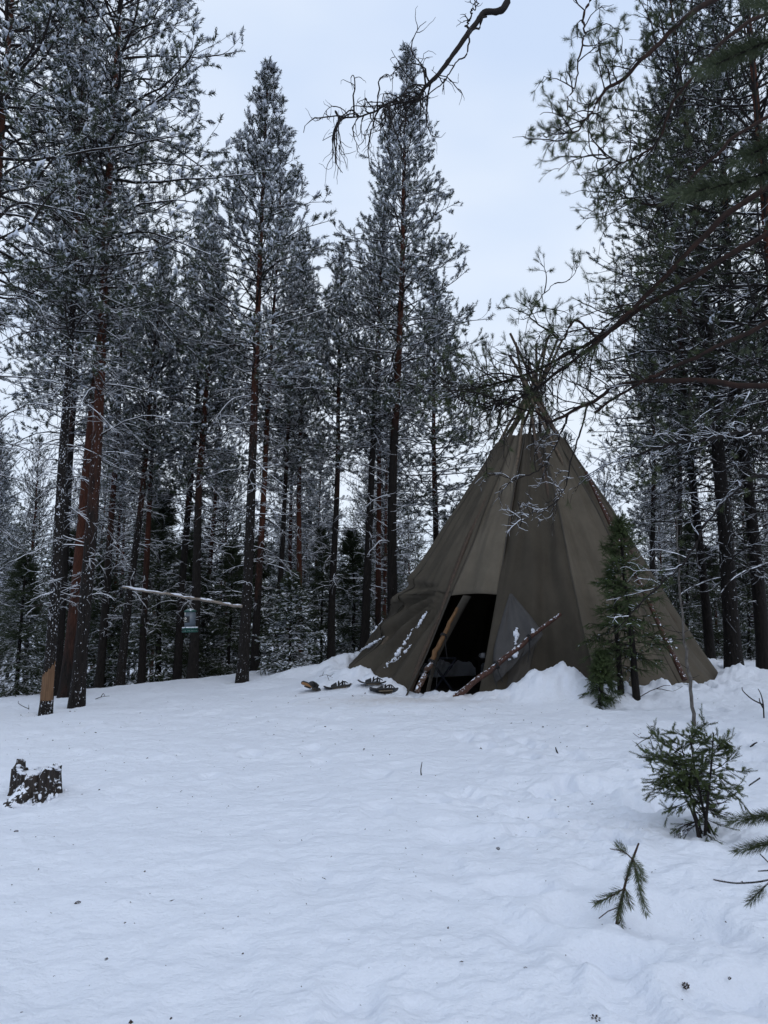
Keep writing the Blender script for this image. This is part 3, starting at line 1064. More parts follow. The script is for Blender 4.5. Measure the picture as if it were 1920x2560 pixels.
# beyond that the wood is one grey mass
fg = Geo()
rng = np.random.default_rng(8)
for i in range(215):
    Y = rng.uniform(44, 95)
    x = rng.uniform(-0.62, 0.62) * Y
    H = rng.uniform(7, 12)
    if i >= 150:                     # the wood's unseen near side, added to cut skylight on snow and trunks
        a_ = rng.uniform(math.radians(25), math.radians(335))
        if abs(a_ - math.pi) < 0.0:
            continue
        rad_ = rng.uniform(9, 26)
        x, Y = rad_ * math.sin(a_) , rad_ * math.cos(a_) * 0.8 - 1.0
        H = rng.uniform(11, 16)
        if Y > -2 and abs(x) < 0.75 * Y + 9:
            continue
    z0 = float(zg(x, Y))
    tube1(fg, [(x, Y, z0 - .2), (x + rng.normal(0, .1), Y, z0 + H * .5), (x + rng.normal(0, .2), Y, z0 + H)], .13, .02, 5, 0, False)
    n = 330
    t = rng.uniform(0, 1, n) ** .9
    R = ((1.9 if i < 150 else 2.6) * (1 - t) ** .7 + .15) * np.sqrt(rng.uniform(.05, 1, n))
    a = rng.uniform(0, 6.28, n)
    pos = np.stack([x + R * np.cos(a), Y + R * np.sin(a), z0 + H * (.12 + .86 * t)], -1)
    d = np.stack([np.cos(a), np.sin(a), .4 + 0 * a], -1)
    scatter(fg, T_FARPINE, pos, d, rng.uniform(.8, 1.3, n), rng, 1)
    on = rng.uniform(0, 1, n) < .22
    sz = np.stack([rng.uniform(.12, .22, on.sum()), rng.uniform(.05, .09, on.sum()), rng.uniform(.03, .06, on.sum())], -1)
    snow_lumps(fg, pos[on] + np.array([0, 0, .06]), d[on], sz, rng, 2)
far = fg.build('wood_and_unseen_trees', [M_BARK, M_NEEDLE_DARK, M_SNOW])
tag(far, 'grey mass of snowy wood far behind the pines, with unseen shading trees behind the camera', 'wood', kind='stuff')

# ------------------------------------------------------------------ strip of torn bark on the peeled pine
def stem_at(o, z):
    """World centre and radius of a placed tree's stem at nominal height z."""
    tr = [c for c in o.children if c.name.startswith('trunk')][0]
    bpy.context.view_layer.update()
    co = np.empty(len(tr.data.vertices) * 3, np.float32)
    tr.data.vertices.foreach_get('co', co)
    co = co.reshape(-1, 12, 3)
    i = int(np.argmin(np.abs(co[:, 0, 2] - z)))
    return tr, co[i].mean(0), float(np.linalg.norm(co[i, :, :2] - co[i].mean(0)[:2], axis=1).mean())


M_PEEL = mat_wood('stripped_wood', (0.070, 0.036, 0.018), (0.19, 0.110, 0.060), (16, 16, 0.6))
M_BARKEDGE = mat_wood('bark_edge', (0.02, 0.016, 0.014), (0.07, 0.05, 0.04), (10, 10, 2))
tr, c0, r0 = stem_at(T['peeled'], 0.7)
wm = tr.matrix_world
sc_p = 13.5 / HP
face = math.atan2(-1.0, 0.15)
loc_inv = (T['peeled'].matrix_world.to_3x3().normalized()).inverted() @ Vector((0.10, -1.0, 0))
face = math.atan2(loc_inv.y, loc_inv.x)
g = Geo()
zz = np.linspace(0.42, 1.12, 15)
aa = np.linspace(-1.25, .85, 13)
V, F = [], []
for i, z in enumerate(zz):
    c, r = stem_at(T['peeled'], z)[1:]
    for j, a in enumerate(aa):
        zj = z
        if i > 9:                                  # jagged upper edge, highest on the left
            lim = 0.86 + 0.26 * (1 - (a + 1.25) / 2.4) ** 1.5 + 0.03 * math.sin(a * 23)
            zj = 0.86 + (z - 0.86) * (lim - 0.86) / 0.26
        if i < 3:
            zj = z + 0.03 * math.sin(a * 17) * (3 - i) / 3
        V.append((c[0] + math.cos(face - a) * r * 1.10, c[1] + math.sin(face - a) * r * 1.10, zj))
for i in range(14):
    for j in range(12):
        k = i * 13 + j
        F += [(k, k + 13, k + 14), (k, k + 14, k + 1)]
g.add(V, F)
pe = g.build('stripped_patch', [M_PEEL], T['peeled'], smooth=True)
pe.scale = tr.scale
pe['label'] = 'bare orange wood where the bark is torn away'

# ------------------------------------------------------------------ the tent
def cone_hit(px, py, off=0.0):
    o = np.array([0, 0, CAMZ])
    d = P(px, py, 1.0) - o
    best = None
    prev = None
    for t in np.arange(10.5, 19, 0.01):
        q = o + d * t
        cx, cy = tent_center(q[2])
        e = math.hypot(q[0] - cx, q[1] - cy) - (TR * (TA[2] - q[2]) / (TA[2] - TZB) + off)
        if best is None or e < best[0]:
            best = (e, q)
        if e <= 0:
            return q
    return best[1]


RIM = 5.60
tent = empty('tent', (tent_center(TZB)[0], TA[1], TZB), 'large olive-brown canvas pole tent with dark open doorway', 'tent')
bpy.context.view_layer.update()
TM = tent.matrix_world.inverted()


def tpart(g, name, mats, smooth=False, parent=None):
    o = g.build(name, mats, None, smooth)
    o.data.transform(TM)
    o.parent = parent or tent
    return o


def canvas_disp(th, z, u):
    h = np.clip((z - TZB) / (RIM - TZB), 0, 1)
    sag = -(0.10 * (1 - h) + 0.03) * np.sin(np.pi * u) ** 0.8
    folds = 0.22 * fbm(th * 8.0, z * 0.28 + th * 2.0, 71, 3, .55) * (0.55 + 0.6 * (1 - h))
    fine = 0.055 * fbm(th * 22.0, z * 0.8, 73, 2)
    r = TR * (1 - h) + 0.3
    # pleats pulling away from the upper left corner of the door
    s = (th - DOOR_L) * r
    tt = (z - 2.35)
    dist = np.hypot(s, tt)
    ang = np.arctan2(-tt, np.abs(s) + 1e-6)
    w = sstep(0.1, 0.9, dist) * sstep(4.2, 1.6, dist) * sstep(-.35, .05, ang) * sstep(1.5, 1.0, ang) * (s > 0)
    pleat = 0.12 * np.sin(ang * 21 + 2.2 * fbm(s * .9, tt * .9, 75, 2)) * w
    s2 = (DOOR_R - th) * r
    d2 = np.hypot(s2, tt)
    a2 = np.arctan2(-tt, np.abs(s2) + 1e-6)
    w2 = sstep(0.1, .7, d2) * sstep(3.4, 1.2, d2) * sstep(-.2, .15, a2) * sstep(1.4, .9, a2) * (s2 > 0)
    pleat = pleat + 0.05 * np.sin(a2 * 15 + 2.5 * fbm(s2, tt, 76, 2)) * w2
    flare = 0.10 * sstep(1.3, 0.5, z) * (0.5 + fbm(th * 2.4, z * 0, 77, 2))
    flare = flare + 0.34 * sstep(1.35, 0.45, z) ** 1.5 * np.exp(-((th - 1.62) / .42) ** 2)
    return sag + folds + fine + pleat + flare


seams = [DOOR_R, DOOR_L]
step = (2 * math.pi - (DOOR_L - DOOR_R)) / 12
seams += [DOOR_L + step * (i + 1) for i in range(12)]
rngt = np.random.default_rng(31)
ROOT = [(.105, .098, .086), (.092, .086, .076), (.098, .092, .080), (.100, .094, .083)]
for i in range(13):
    a, b = seams[i], seams[i + 1]
    z0 = DOOR_Z if i == 0 else TZB - 0.22
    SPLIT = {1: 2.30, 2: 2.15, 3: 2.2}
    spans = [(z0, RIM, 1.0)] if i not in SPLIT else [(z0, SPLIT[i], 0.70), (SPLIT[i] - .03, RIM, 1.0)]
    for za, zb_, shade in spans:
        nu, nv = (16, 40) if i == 0 else (26, max(24, int(84 * (zb_ - za) / 5.3)))
        zz, uu = np.meshgrid(np.linspace(za, zb_, nv), np.linspace(0, 1, nu), indexing='ij')
        if i == 0:
            zz = zz + 0.03 * np.sin(uu * 3.0) * (1 - (zz - z0) / (RIM - z0))
        th = a + (b - a) * uu
        d = canvas_disp(th, zz, uu)
        pts = tent_point(th, zz, 0)
        cx, cy = tent_center(zz)
        out = nrm(np.stack([pts[..., 0] - cx, pts[..., 1] - cy, 0 * cx], -1))
        # panels overlap like roof sheets at the seams
        lap = 0.014 * sstep(.06, 0, uu) + (0.012 if za > z0 else 0.0)
        pts = pts + out * (d + lap + 0.03)[..., None]
        if i > 0:
            pts[..., 2] += 0.10 * fbm(th * 3, th * 0, 79, 3) * sstep(1.0, 0.4, zz)
        pts[..., 2] += 0.05 * fbm(th * 5, th * 0 + 4, 80, 2) * sstep(RIM - .3, RIM, zz)
        g = Geo()
        gi = np.arange(nu * nv).reshape(nv, nu)
        F = np.concatenate([np.stack([gi[:-1, :-1], gi[1:, 1:], gi[:-1, 1:]], -1).reshape(-1, 3), np.stack([gi[:-1, :-1], gi[1:, :-1], gi[1:, 1:]], -1).reshape(-1, 3)])
        g.add(pts.reshape(-1, 3), F)
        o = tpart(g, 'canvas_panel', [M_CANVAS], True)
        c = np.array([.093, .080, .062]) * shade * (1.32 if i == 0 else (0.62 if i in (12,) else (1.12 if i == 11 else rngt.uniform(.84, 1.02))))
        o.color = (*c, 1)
        sm = o.modifiers.new('thickness', 'SOLIDIFY')
        sm.thickness = 0.006
    # stitched seam
    if i != 0 or True:
        sg = Geo()
        zz1 = np.linspace(max(z0, TZB), RIM, 30)
        e = tent_point(a + 0 * zz1, zz1, 0.034 + canvas_disp(a + 0 * zz1, zz1, 0 * zz1))
        e[:, 2] = zz1
        tube1(sg, e, .015, .015, 5)
        so = tpart(sg, 'seam', [M_CANVAS], True)
        so.color = (.060, .054, .046, 1)

# poles, crossing at the top
M_POLE = mat_wood('grey_pole', (0.045, 0.035, 0.028), (0.16, 0.12, 0.085), (14, 14, 1.0))
M_POLE_OLD = mat_wood('dark_pole', (0.03, 0.022, 0.018), (0.095, 0.065, 0.045), (14, 14, 1.0))
for i in range(14):
    th = DOOR_L + 0.03 + (2 * math.pi - (DOOR_L - DOOR_R) - 0.06) * i / 13
    rr_ = np.random.default_rng(200 + i)
    a = tent_point(np.array(th), np.array(TZB - .1), -0.14)
    tw = th + 1.45
    cr_ = np.array([TA[0] - math.sin(tw) * .13, TA[1] - math.cos(tw) * .13, TA[2] + rr_.uniform(-.1, .1)])
    d = cr_ - a
    ln = np.linalg.norm(d)
    d = d / ln
    ext = rr_.choice([0.5, 0.8, 1.0, 1.3])
    if abs(i - 0) < 1:
        ext = 1.9
    if i == 12:
        ext = 1.7
    pts = np.array([a + d * (ln + ext) * t for t in np.linspace(0, 1, 12)])
    pts[1:-1] += rr_.normal(0, .018, (10, 3))
    g = Geo()
    tube1(g, pts, .052, .026, 8)
    tpart(g, 'tent_pole', [M_POLE if i % 2 else M_POLE_OLD], True)
# rope lashed where the poles cross
g = Geo()
for k in range(5):
    t = np.linspace(0, 2 * np.pi, 22)
    rr_ = 0.20 + 0.02 * k
    tube1(g, np.stack([TA[0] + rr_ * np.cos(t), TA[1] + rr_ * np.sin(t), TA[2] - .12 + .045 * k + .02 * np.sin(3 * t)], -1), .012, .012, 5)
tpart(g, 'rope_lashing', [mat_plain('old_rope', (.05, .045, .035))], True)

M_STRAP = mat_plain('black_strap', (.012, .012, .013), .7)
M_RAWPOLE = mat_wood('peeled_pole', (0.070, 0.034, 0.014), (0.19, 0.100, 0.042), (10, 10, 1.0))
M_REDPOLE = mat_wood('bark_pole_with_snow', (0.028, 0.013, 0.010), (0.085, 0.036, 0.024), (10, 10, 1.6), snow=0.11)
M_FOOT = mat_wood('bark_foot_with_snow', (0.03, 0.018, 0.012), (0.10, 0.05, 0.03), (10, 10, 1.6), snow=0.17)


def strap(parent, p, ax, r, seed):
    rs = np.random.default_rng(seed)
    g = Geo()
    ax = nrm(np.array(ax))
    u = nrm(np.cross(ax, [0, 0, 1.0]))
    w = np.cross(ax, u)
    t = np.linspace(0, 4 * np.pi, 40)
    tube1(g, np.array(p) + (r + .008) * (np.cos(t)[:, None] * u + np.sin(t)[:, None] * w) + ax * (t / 12.56 * .05 - .025)[:, None], .010, .010, 5)
    for k in range(2):
        e = np.array(p) + u * (r * (1 if k else -.2))
        c = [e, e + [0.03 * rs.normal(), -.02, -.12], e + [.05 * rs.normal(), -.01, -.26 - .12 * k]]
        tube1(g, spline(c, 8), .009, .006, 4)
    return tpart(g, 'strap', [M_STRAP], True, parent)


def leaning(name, a, b, r0, r1, mat, label=None, seed=0):
    rs = np.random.default_rng(seed)
    pts = np.array([a + (b - a) * t for t in np.linspace(0, 1, 14)])
    pts[1:-1] += rs.normal(0, .009, (12, 3))
    g = Geo()
    tubes(g, pts[None], (np.linspace(r0, r1, 14) * rs.uniform(.92, 1.08, 14))[None], 9, 0, True)
    o = tpart(g, name, mat, True)
    if label:
        o['label'] = label
    return o, pts


pA0, pA1 = P(1042, 1730, 12.48), P(1143, 1520, 13.05)
pj = pA0 + (pA1 - pA0) * .36

o1, pp = leaning('door_pole', pA0 + 0, pj, .046, .045, [M_FOOT], 'dark snow-flecked foot of the pole left of the doorway', 1)
strap(o1, pp[-2], pA1 - pA0, .056, 4)
o2, pp = leaning('door_pole', pj, pA1, .043, .030, [M_RAWPOLE], 'peeled orange-brown pole left of the doorway', 2)
strap(o2, pp[6], pA1 - pA0, .048, 5)
pB0, pB1 = P(1138, 1742, 11.75), P(1402, 1535, 11.98)
o3, pp = leaning('door_pole', pB0, pB1, .050, .028, [M_REDPOLE], 'reddish snow-dusted pole slanting up across the right of the doorway', 3)
strap(o3, pp[5], pB1 - pB0, .055, 6)
strap(o3, pp[9], pB1 - pB0, .042, 7)
g = Geo()
tube1(g, [pB0 - (pB1 - pB0) * .012, pB0 + (pB1 - pB0) * .004], .035, .045, 8)
tpart(g, 'cut_end', [M_RAWPOLE], False, o3)
# pole lying on the canvas on the right
pc = np.array([cone_hit(1465, 1180, .16), cone_hit(1540, 1340, .17), cone_hit(1615, 1490, .19), cone_hit(1660, 1590, .22), cone_hit(1712, 1700, .30)])
g = Geo()
tube1(g, spline(pc, 16), .032, .045, 8)
tpart(g, 'outer_pole', [M_REDPOLE], True)['label'] = 'thin rust-brown pole lying on the right slope of the canvas'

# door flap folded back over the slanting pole
def sheet(left, right, nu, nv, name, mat, amp, seed, color, thick=.006):
    Lp, Rp = spline(left, nv), spline(right, nv)
    u = np.linspace(0, 1, nu)
    pts = Lp[:, None] * (1 - u)[None, :, None] + Rp[:, None] * u[None, :, None]
    vv, u2 = np.meshgrid(np.linspace(0, 1, nv), u, indexing='ij')
    pts[..., 1] -= amp * (fbm(u2 * 4 + seed, vv * 1.6, seed, 3) + .6 * np.sin(u2 * np.pi)) * np.minimum(1, 4 * vv)
    g = Geo()
    gi = np.arange(nu * nv).reshape(nv, nu)
    F = np.concatenate([np.stack([gi[:-1, :-1], gi[1:, 1:], gi[:-1, 1:]], -1).reshape(-1, 3), np.stack([gi[:-1, :-1], gi[1:, :-1], gi[1:, 1:]], -1).reshape(-1, 3)])
    g.add(pts.reshape(-1, 3), F)
    o = tpart(g, name, [mat], True)
    o.color = (*color, 1)
    o.modifiers.new('thickness', 'SOLIDIFY').thickness = thick
    return o, pts


fl = [P(1274, 1484, 12.85), P(1252, 1560, 12.55), P(1235, 1630, 12.30), P(1234, 1682, 12.10), P(1240, 1705, 12.05)]
fr = [P(1280, 1484, 12.85), P(1318, 1530, 12.45), P(1350, 1575, 12.20), P(1352, 1592, 12.05), P(1320, 1625, 11.95)]
flap, fpts = sheet(fl, fr, 18, 26, 'door_flap', M_CANVAS, .20, 5, (.072, .069, .068))
flap['label'] = 'grey door flap folded back over the slanting pole'
hl = [P(1236, 1660, 12.25), P(1240, 1700, 12.2), P(1222, 1738, 12.1)]
hr = [P(1345, 1600, 12.25), P(1330, 1660, 12.15), P(1318, 1722, 12.0)]
sheet(hl, hr, 22, 18, 'hanging_cloth', M_CANVAS, .16, 8, (.075, .068, .06))
ll = [P(1158, 1488, 13.35), P(1120, 1560, 13.15), P(1085, 1650, 12.95), P(1062, 1742, 12.75)]
lr = [P(1180, 1490, 13.40), P(1150, 1545, 13.35), P(1095, 1650, 13.15), P(1072, 1742, 12.95)]
sheet(ll, lr, 8, 26, 'door_edge_fold', M_CANVAS, .05, 9, (.060, .054, .046))

# snow lying in the creases of the canvas and on the flap
def snow_streak(path, wid, seed, off=.10, front=False):
    rs = np.random.default_rng(seed)
    pts = spline(np.array([cone_hit(x, y, off) for x, y in path]) if not front else np.array(path), 26)
    tt = np.linspace(0, 1, 26)
    r = .72 * wid * np.sin(np.pi * np.clip(tt, .04, .96)) ** .6 * (1 + .9 * fbm(tt * 9, tt * 0 + seed, seed, 3) * 2)
    g = Geo()
    brk = fbm(tt * 6, tt * 0 + 2.0 * seed, seed + 5, 2)
    for q_ in range(26):
        if brk[q_] < -.16:
            continue
        for e_ in range(2):
            sz_ = max(.006, r[q_]) * rs.uniform(.5, 1.15)
            blob(g, pts[q_] + rs.normal(0, wid * .35, 3) * [1, .4, 1], (sz_ * rs.uniform(.8, 1.5), sz_ * .7, sz_ * rs.uniform(.8, 1.5)), seed * 31 + q_ * 2 + e_, 0, 7, 5, .4)
    return tag(tpart(g, 'snow_streak', [M_SNOW], True), kind='stuff')


for k, (path, w_) in enumerate([([(1067, 1530), (1052, 1552), (1042, 1570)], .022), ([(1032, 1572), (1010, 1610), (985, 1645), (962, 1668)], .030),
                                ([(958, 1548), (940, 1575), (918, 1610), (900, 1630)], .028), ([(905, 1625), (930, 1610), (960, 1592)], .022),
                                ([(985, 1655), (1010, 1632), (1030, 1610)], .016), ([(1640, 1590), (1665, 1602), (1680, 1600)], .03)]):
    snow_streak(path, w_, 40 + k, .06)
snow_streak([P(1345, 1578, 12.08), P(1322, 1592, 12.02), P(1292, 1628, 11.9), P(1272, 1650, 11.9)], .045, 60, front=True)
snow_streak([P(1292, 1570, 12.3), P(1290, 1600, 12.2), P(1284, 1632, 12.0)], .03, 61, front=True)

# dark trodden floor of twigs inside
g = Geo()
aa = np.linspace(0, 2 * np.pi, 48, endpoint=False)
cxy = tent_center(TZB)
V = [(cxy[0], cxy[1], TZB - .05)]
for rr_ in (1.2, 2.4, TR - .12):
    for a in aa:
        V.append((cxy[0] + rr_ * math.cos(a), cxy[1] + rr_ * math.sin(a), TZB - .05 + .015 * math.sin(a * 9 + rr_ * 5)))
F = [(0, 1 + k, 1 + (k + 1) % 48) for k in range(48)]
for q in range(2):
    for k in range(48):
        A_, B_ = 1 + q * 48 + k, 1 + q * 48 + (k + 1) % 48
        F += [(A_, A_ + 48, B_ + 48), (A_, B_ + 48, B_)]
g.add(V, F)
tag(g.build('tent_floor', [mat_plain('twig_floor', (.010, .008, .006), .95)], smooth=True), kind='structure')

# things in the dark of the tent
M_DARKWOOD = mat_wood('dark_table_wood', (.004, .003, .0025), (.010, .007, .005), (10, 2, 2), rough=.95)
tb = P(1216, 1650, 14.6)
table = empty('camp_table', (tb[0] + .25, tb[1] + .1, TZB - .05), 'low dark table carrying two mugs inside the doorway', 'table')
hgt = tb[2] - TZB + .05 + .04
g = Geo()
box(g, (0, 0, hgt - .02), (.95, .5, .04))
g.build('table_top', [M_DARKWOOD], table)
for sx_ in (-.4, .4):
    for sy_ in (-.2, .2):
        g = Geo()
        tube1(g, [(sx_, sy_, 0), (sx_, sy_, hgt - .04)], .025, .025, 6)
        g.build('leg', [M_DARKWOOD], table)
M_MUG = mat_plain('enamel_mug', (.38, .38, .40), .35, .5, .1)
for k, px_ in enumerate((1207, 1226)):
    q = P(px_, 1640, 14.5)
    mug = empty('mug', (q[0], q[1], TZB - .05 + hgt), ['left grey mug on the table inside the tent', 'right grey mug on the table inside the tent'][k], 'mug', 'mugs inside the tent')
    g = Geo()
    lathe(g, [(0, 0), (.045, 0), (.048, .01), (.05, .10), (.046, .10), (.042, .012), (0, .012)], 18)
    g.build('cup', [M_MUG], mug, True)
    g = Geo()
    t = np.linspace(-1.3, 1.3, 10)
    tube1(g, np.stack([(-1 if k == 0 else 1) * (.046 + .03 * np.cos(t)), 0 * t - .01, .05 + .032 * np.sin(t)], -1), .006, .006, 6)
    g.build('handle', [M_MUG], mug, True)
# folding trestle on the left
q = P(1108, 1720, 13.3)
tre = empty('trestle', (q[0], q[1], TZB - .05), 'dark crossed-leg trestle just inside the doorway', 'trestle')
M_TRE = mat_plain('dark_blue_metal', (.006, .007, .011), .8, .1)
for s_ in (-1, 1):
    g = Geo()
    tube1(g, [(-.22 * s_, .02 * s_, 0), (.22 * s_, .02 * s_, .62)], .022, .022, 6)
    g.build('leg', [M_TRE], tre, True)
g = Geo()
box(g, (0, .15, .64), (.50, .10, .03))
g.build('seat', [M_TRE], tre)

# person standing with the back to us behind the flap
hd = P(1268, 1500, 14.1)
ph = hd[2] - (TZB - .05)
k = ph / 1.80
person = empty('person', (hd[0], hd[1], TZB - .05), 'person in dark jacket and striped hat standing in the gloom behind the door flap', 'person')
J = {'pel': ((0, 0, .95), .16), 'waist': ((0, 0, 1.12), .15), 'chest': ((0, .0, 1.34), .175), 'neck': ((0, -.01, 1.52), .065), 'head0': ((0, -.01, 1.62), .088), 'head1': ((0, -.01, 1.72), .085),
     'nose': ((0, .10, 1.64), .018),
     'shl': ((-.18, 0, 1.44), .085), 'ell': ((-.27, .02, 1.16), .06), 'wrl': ((-.24, .14, .93), .042), 'hal': ((-.23, .18, .86), .035),
     'shr': ((.18, 0, 1.44), .085), 'elr': ((.27, .02, 1.16), .06), 'wrr': ((.22, .16, .95), .042), 'har': ((.20, .21, .89), .035),
     'hil': ((-.10, 0, .88), .12), 'knl': ((-.11, .02, .50), .08), 'anl': ((-.11, -.02, .10), .055), 'tol': ((-.12, .17, .04), .045),
     'hir': ((.10, 0, .88), .12), 'knr': ((.11, .02, .50), .08), 'anr': ((.11, -.02, .10), .055), 'tor': ((.12, .17, .04), .045)}
for sd_, hx in (('l', -1), ('r', 1)):
    h0 = np.array(J['ha' + sd_][0])
    for f in range(4):
        J['f%s%d' % (sd_, f)] = (tuple(h0 + [hx * (-.025 + .017 * f), .05, -.03 - .012 * (1 - abs(f - 1.5))]), .010)
        J['g%s%d' % (sd_, f)] = (tuple(h0 + [hx * (-.025 + .017 * f), .06, -.075]), .008)
    J['t' + sd_] = (tuple(h0 + [-hx * .05, .03, 0]), .011)
E_ = [('pel', 'waist'), ('waist', 'chest'), ('chest', 'neck'), ('neck', 'head0'), ('head0', 'head1'), ('head0', 'nose'), ('chest', 'shl'), ('shl', 'ell'), ('ell', 'wrl'), ('wrl', 'hal'), ('chest', 'shr'), ('shr', 'elr'), ('elr', 'wrr'), ('wrr', 'har'),
      ('pel', 'hil'), ('hil', 'knl'), ('knl', 'anl'), ('anl', 'tol'), ('pel', 'hir'), ('hir', 'knr'), ('knr', 'anr'), ('anr', 'tor')]
for sd_ in 'lr':
    E_ += [('ha' + sd_, 't' + sd_)] + [('ha' + sd_, 'f%s%d' % (sd_, f)) for f in range(4)] + [('f%s%d' % (sd_, f), 'g%s%d' % (sd_, f)) for f in range(4)]
names = list(J)
me = bpy.data.meshes.new('body')
me.from_pydata([tuple(np.array(J[n][0]) * k) for n in names], [(names.index(a), names.index(b)) for a, b in E_], [])
body = bpy.data.objects.new('body', me)
COL.objects.link(body)
body.parent = person
sk = body.modifiers.new('skin', 'SKIN')
for i, n in enumerate(names):
    me.skin_vertices[0].data[i].radius = (J[n][1] * k, J[n][1] * k)
    me.skin_vertices[0].data[i].use_root = (n == 'pel')
body.modifiers.new('smooth', 'SUBSURF').levels = 1
M_CLOTH = mat_plain('dark_clothing', (.012, .012, .016), .85, .1)
me.materials.append(M_CLOTH)
M_HAT = mat_plain('hat_wool', (.014, .014, .018), .95, .1)
M_STRIPE = mat_plain('pale_hat_stripe', (.45, .45, .47), .9, .1)
g = Geo()
prof = [(.108, 1.655), (.112, 1.69), (.108, 1.73), (.092, 1.775), (.06, 1.805), (.0, 1.815)]
lathe(g, [(r * k, z * k) for r, z in prof], 20)
hat = g.build('hat', [M_HAT], person, True)
for z_, r_ in ((1.772, .094), (1.752, .102), (1.730, .108)):
    g = Geo()
    lathe(g, [((r_ + .001) * k, (z_ - .005) * k), ((r_ + .005) * k, z_ * k), ((r_ + .001) * k, (z_ + .005) * k)], 20)
    g.build('stripe', [M_STRIPE], hat, True)

# ------------------------------------------------------------------ snow-covered log between the pines and the bird feeder
M_LOG = mat_wood('weathered_log', (.09, .07, .055), (.30, .26, .22), (3, 3, 12))
lg0, lg1 = P(306, 1468, 15.0), P(606, 1516, 15.25)
pts = np.array([lg0 + (lg1 - lg0) * t for t in np.linspace(0, 1, 26)])
rs = np.random.default_rng(3)
pts[1:-1] += rs.normal(0, .010, (24, 3))
log = empty('hanging_log', tuple(lg0), 'snow-topped pale log hung level between the left pines', 'log')
g = Geo()
tubes(g, (pts - lg0)[None], (np.linspace(.018, .032, 26) * rs.uniform(.9, 1.12, 26))[None], 8, 0, True)
g.build('stem', [M_LOG], log, True)
g = Geo()
for a, b in ((0, 9), (10, 15), (16, 19), (21, 25)):
    seg = spline(pts[a:b + 1] - lg0, 24) + np.array([0, -.006, .022])
    t = np.linspace(0, 1, 24)
    tubes(g, seg[None], (np.maximum(.005, .021 * np.sin(np.pi * np.clip(t, .03, .97)) ** .5 * (1 + fbm(t * 7 + a, t * 0, 5, 3))))[None], 7, 0, True)
g.build('snow_cap', [M_SNOW], log, True)

M_FGREEN = mat_wood('green_plastic', (.012, .055, .045), (.02, .085, .068), (4, 4, 4), snow=.10)
M_FBODY = mat_plain('smoky_plastic', (.085, .105, .130), .4, .5, .12)
M_PLATE = mat_plain('black_plate', (.008, .010, .012), .5, .4)
M_MARK = mat_plain('pale_print', (.62, .60, .54), .6, .2, .05)
fc = P(475, 1581, 14.85)
feeder = empty('bird_feeder', tuple(fc), 'green and grey tube bird feeder hanging under the log', 'bird feeder')
u_ = (14.85 + .3) / FPX
g = Geo()
lathe(g, [(0, 13 * u_), (13.2 * u_, 13 * u_), (13.2 * u_, 51 * u_), (0, 51 * u_)], 28)
fb = g.build('seed_tube', [M_FBODY], feeder, True)
g = Geo()
lathe(g, [(0, 49 * u_), (14.6 * u_, 49 * u_), (14.8 * u_, 51.5 * u_), (9 * u_, 55 * u_), (2.5 * u_, 57.5 * u_), (0, 57.5 * u_)], 28)
g.build('roof', [M_FGREEN], feeder, True)
g = Geo()
lathe(g, [(0, 0), (18.5 * u_, 0), (19.5 * u_, 2 * u_), (19.5 * u_, 4 * u_), (16 * u_, 4.5 * u_), (16 * u_, 6 * u_), (20.5 * u_, 7 * u_), (17 * u_, 11.5 * u_), (13 * u_, 13.2 * u_), (0, 13.2 * u_)], 28)
ft = g.build('seed_tray', [M_FGREEN], feeder, True)
g = Geo()
for a in np.linspace(0, 6.28, 40):
    if 0.9 < (a % 3.3) < 1.35:
        continue
    blob(g, (16.5 * u_ * math.cos(a), 16.5 * u_ * math.sin(a), 11.5 * u_), (.022, .022, .012), int(a * 50), 0, 7, 5)
g.build('tray_snow', [M_SNOW], ft, True)
g = Geo()
for s_ in (-1, 1):
    tube1(g, [(s_ * 9 * u_, 0, 54 * u_), (0, 0, 68 * u_)], .003, .003, 4)
tube1(g, [(0, 0, 68 * u_), (0, .05, 78 * u_)], .003, .003, 4)
g.build('hanger_wire', [mat_plain('wire', (.35, .35, .36), .4, .5, .1, .6)], feeder)
# black plate bent round the tube, with its tilted square ring mark and lettering
def on_tube(px_, py_, off):
    """Feeder-pixel (from its centre line, up from its foot) to a point wrapped on the tube."""
    r = 13.2 * u_ + off
    a = -math.pi / 2 + px_ * u_ / (13.2 * u_)
    return (r * math.cos(a), r * math.sin(a), py_ * u_)


g = Geo()
n = 12
V = [on_tube(x, y, .002) for y in (23, 38.5) for x in np.linspace(-15.5, 4.5, n)]
g.add(V, [f for k2 in range(n - 1) for f in ((k2, k2 + 1, n + k2 + 1), (k2, n + k2 + 1, n + k2))])
plate = g.build('name_plate', [M_PLATE], fb)
g = Geo()
ringo = [(-4.2, 1.0), (-3.6, 2.2), (1.6, 4.3), (3.0, 3.6), (4.4, .0), (3.6, -1.2), (-1.4, -3.6), (-2.8, -3.0)]
V = [on_tube(-7 + x * .95, 32.6 + y * .95, .004) for x, y in ringo] + [on_tube(-7 + x * .45, 32.6 + y * .45, .004) for x, y in ringo]
g.add(V, [f for k2 in range(8) for f in ((k2, (k2 + 1) % 8, 8 + (k2 + 1) % 8), (k2, 8 + (k2 + 1) % 8, 8 + k2))])
g.build('ring_mark', [M_MARK], plate)
cu = bpy.data.curves.new('letters', 'FONT')
cu.body = 'atlantica'
cu.size = 4.1 * u_
cu.extrude = .0008
cu.align_x = 'CENTER'
to = bpy.data.objects.new('letters', cu)
COL.objects.link(to)
bpy.context.view_layer.update()
lm = bpy.data.meshes.new_from_object(to.evaluated_get(bpy.context.evaluated_depsgraph_get()))
COL.objects.unlink(to)
bpy.data.objects.remove(to)
for v in lm.vertices:
    v.co = on_tube(-6.8 + v.co.x / u_ * .80, 25.2 + v.co.y / u_, .004 + v.co.z)
lm.materials.clear()
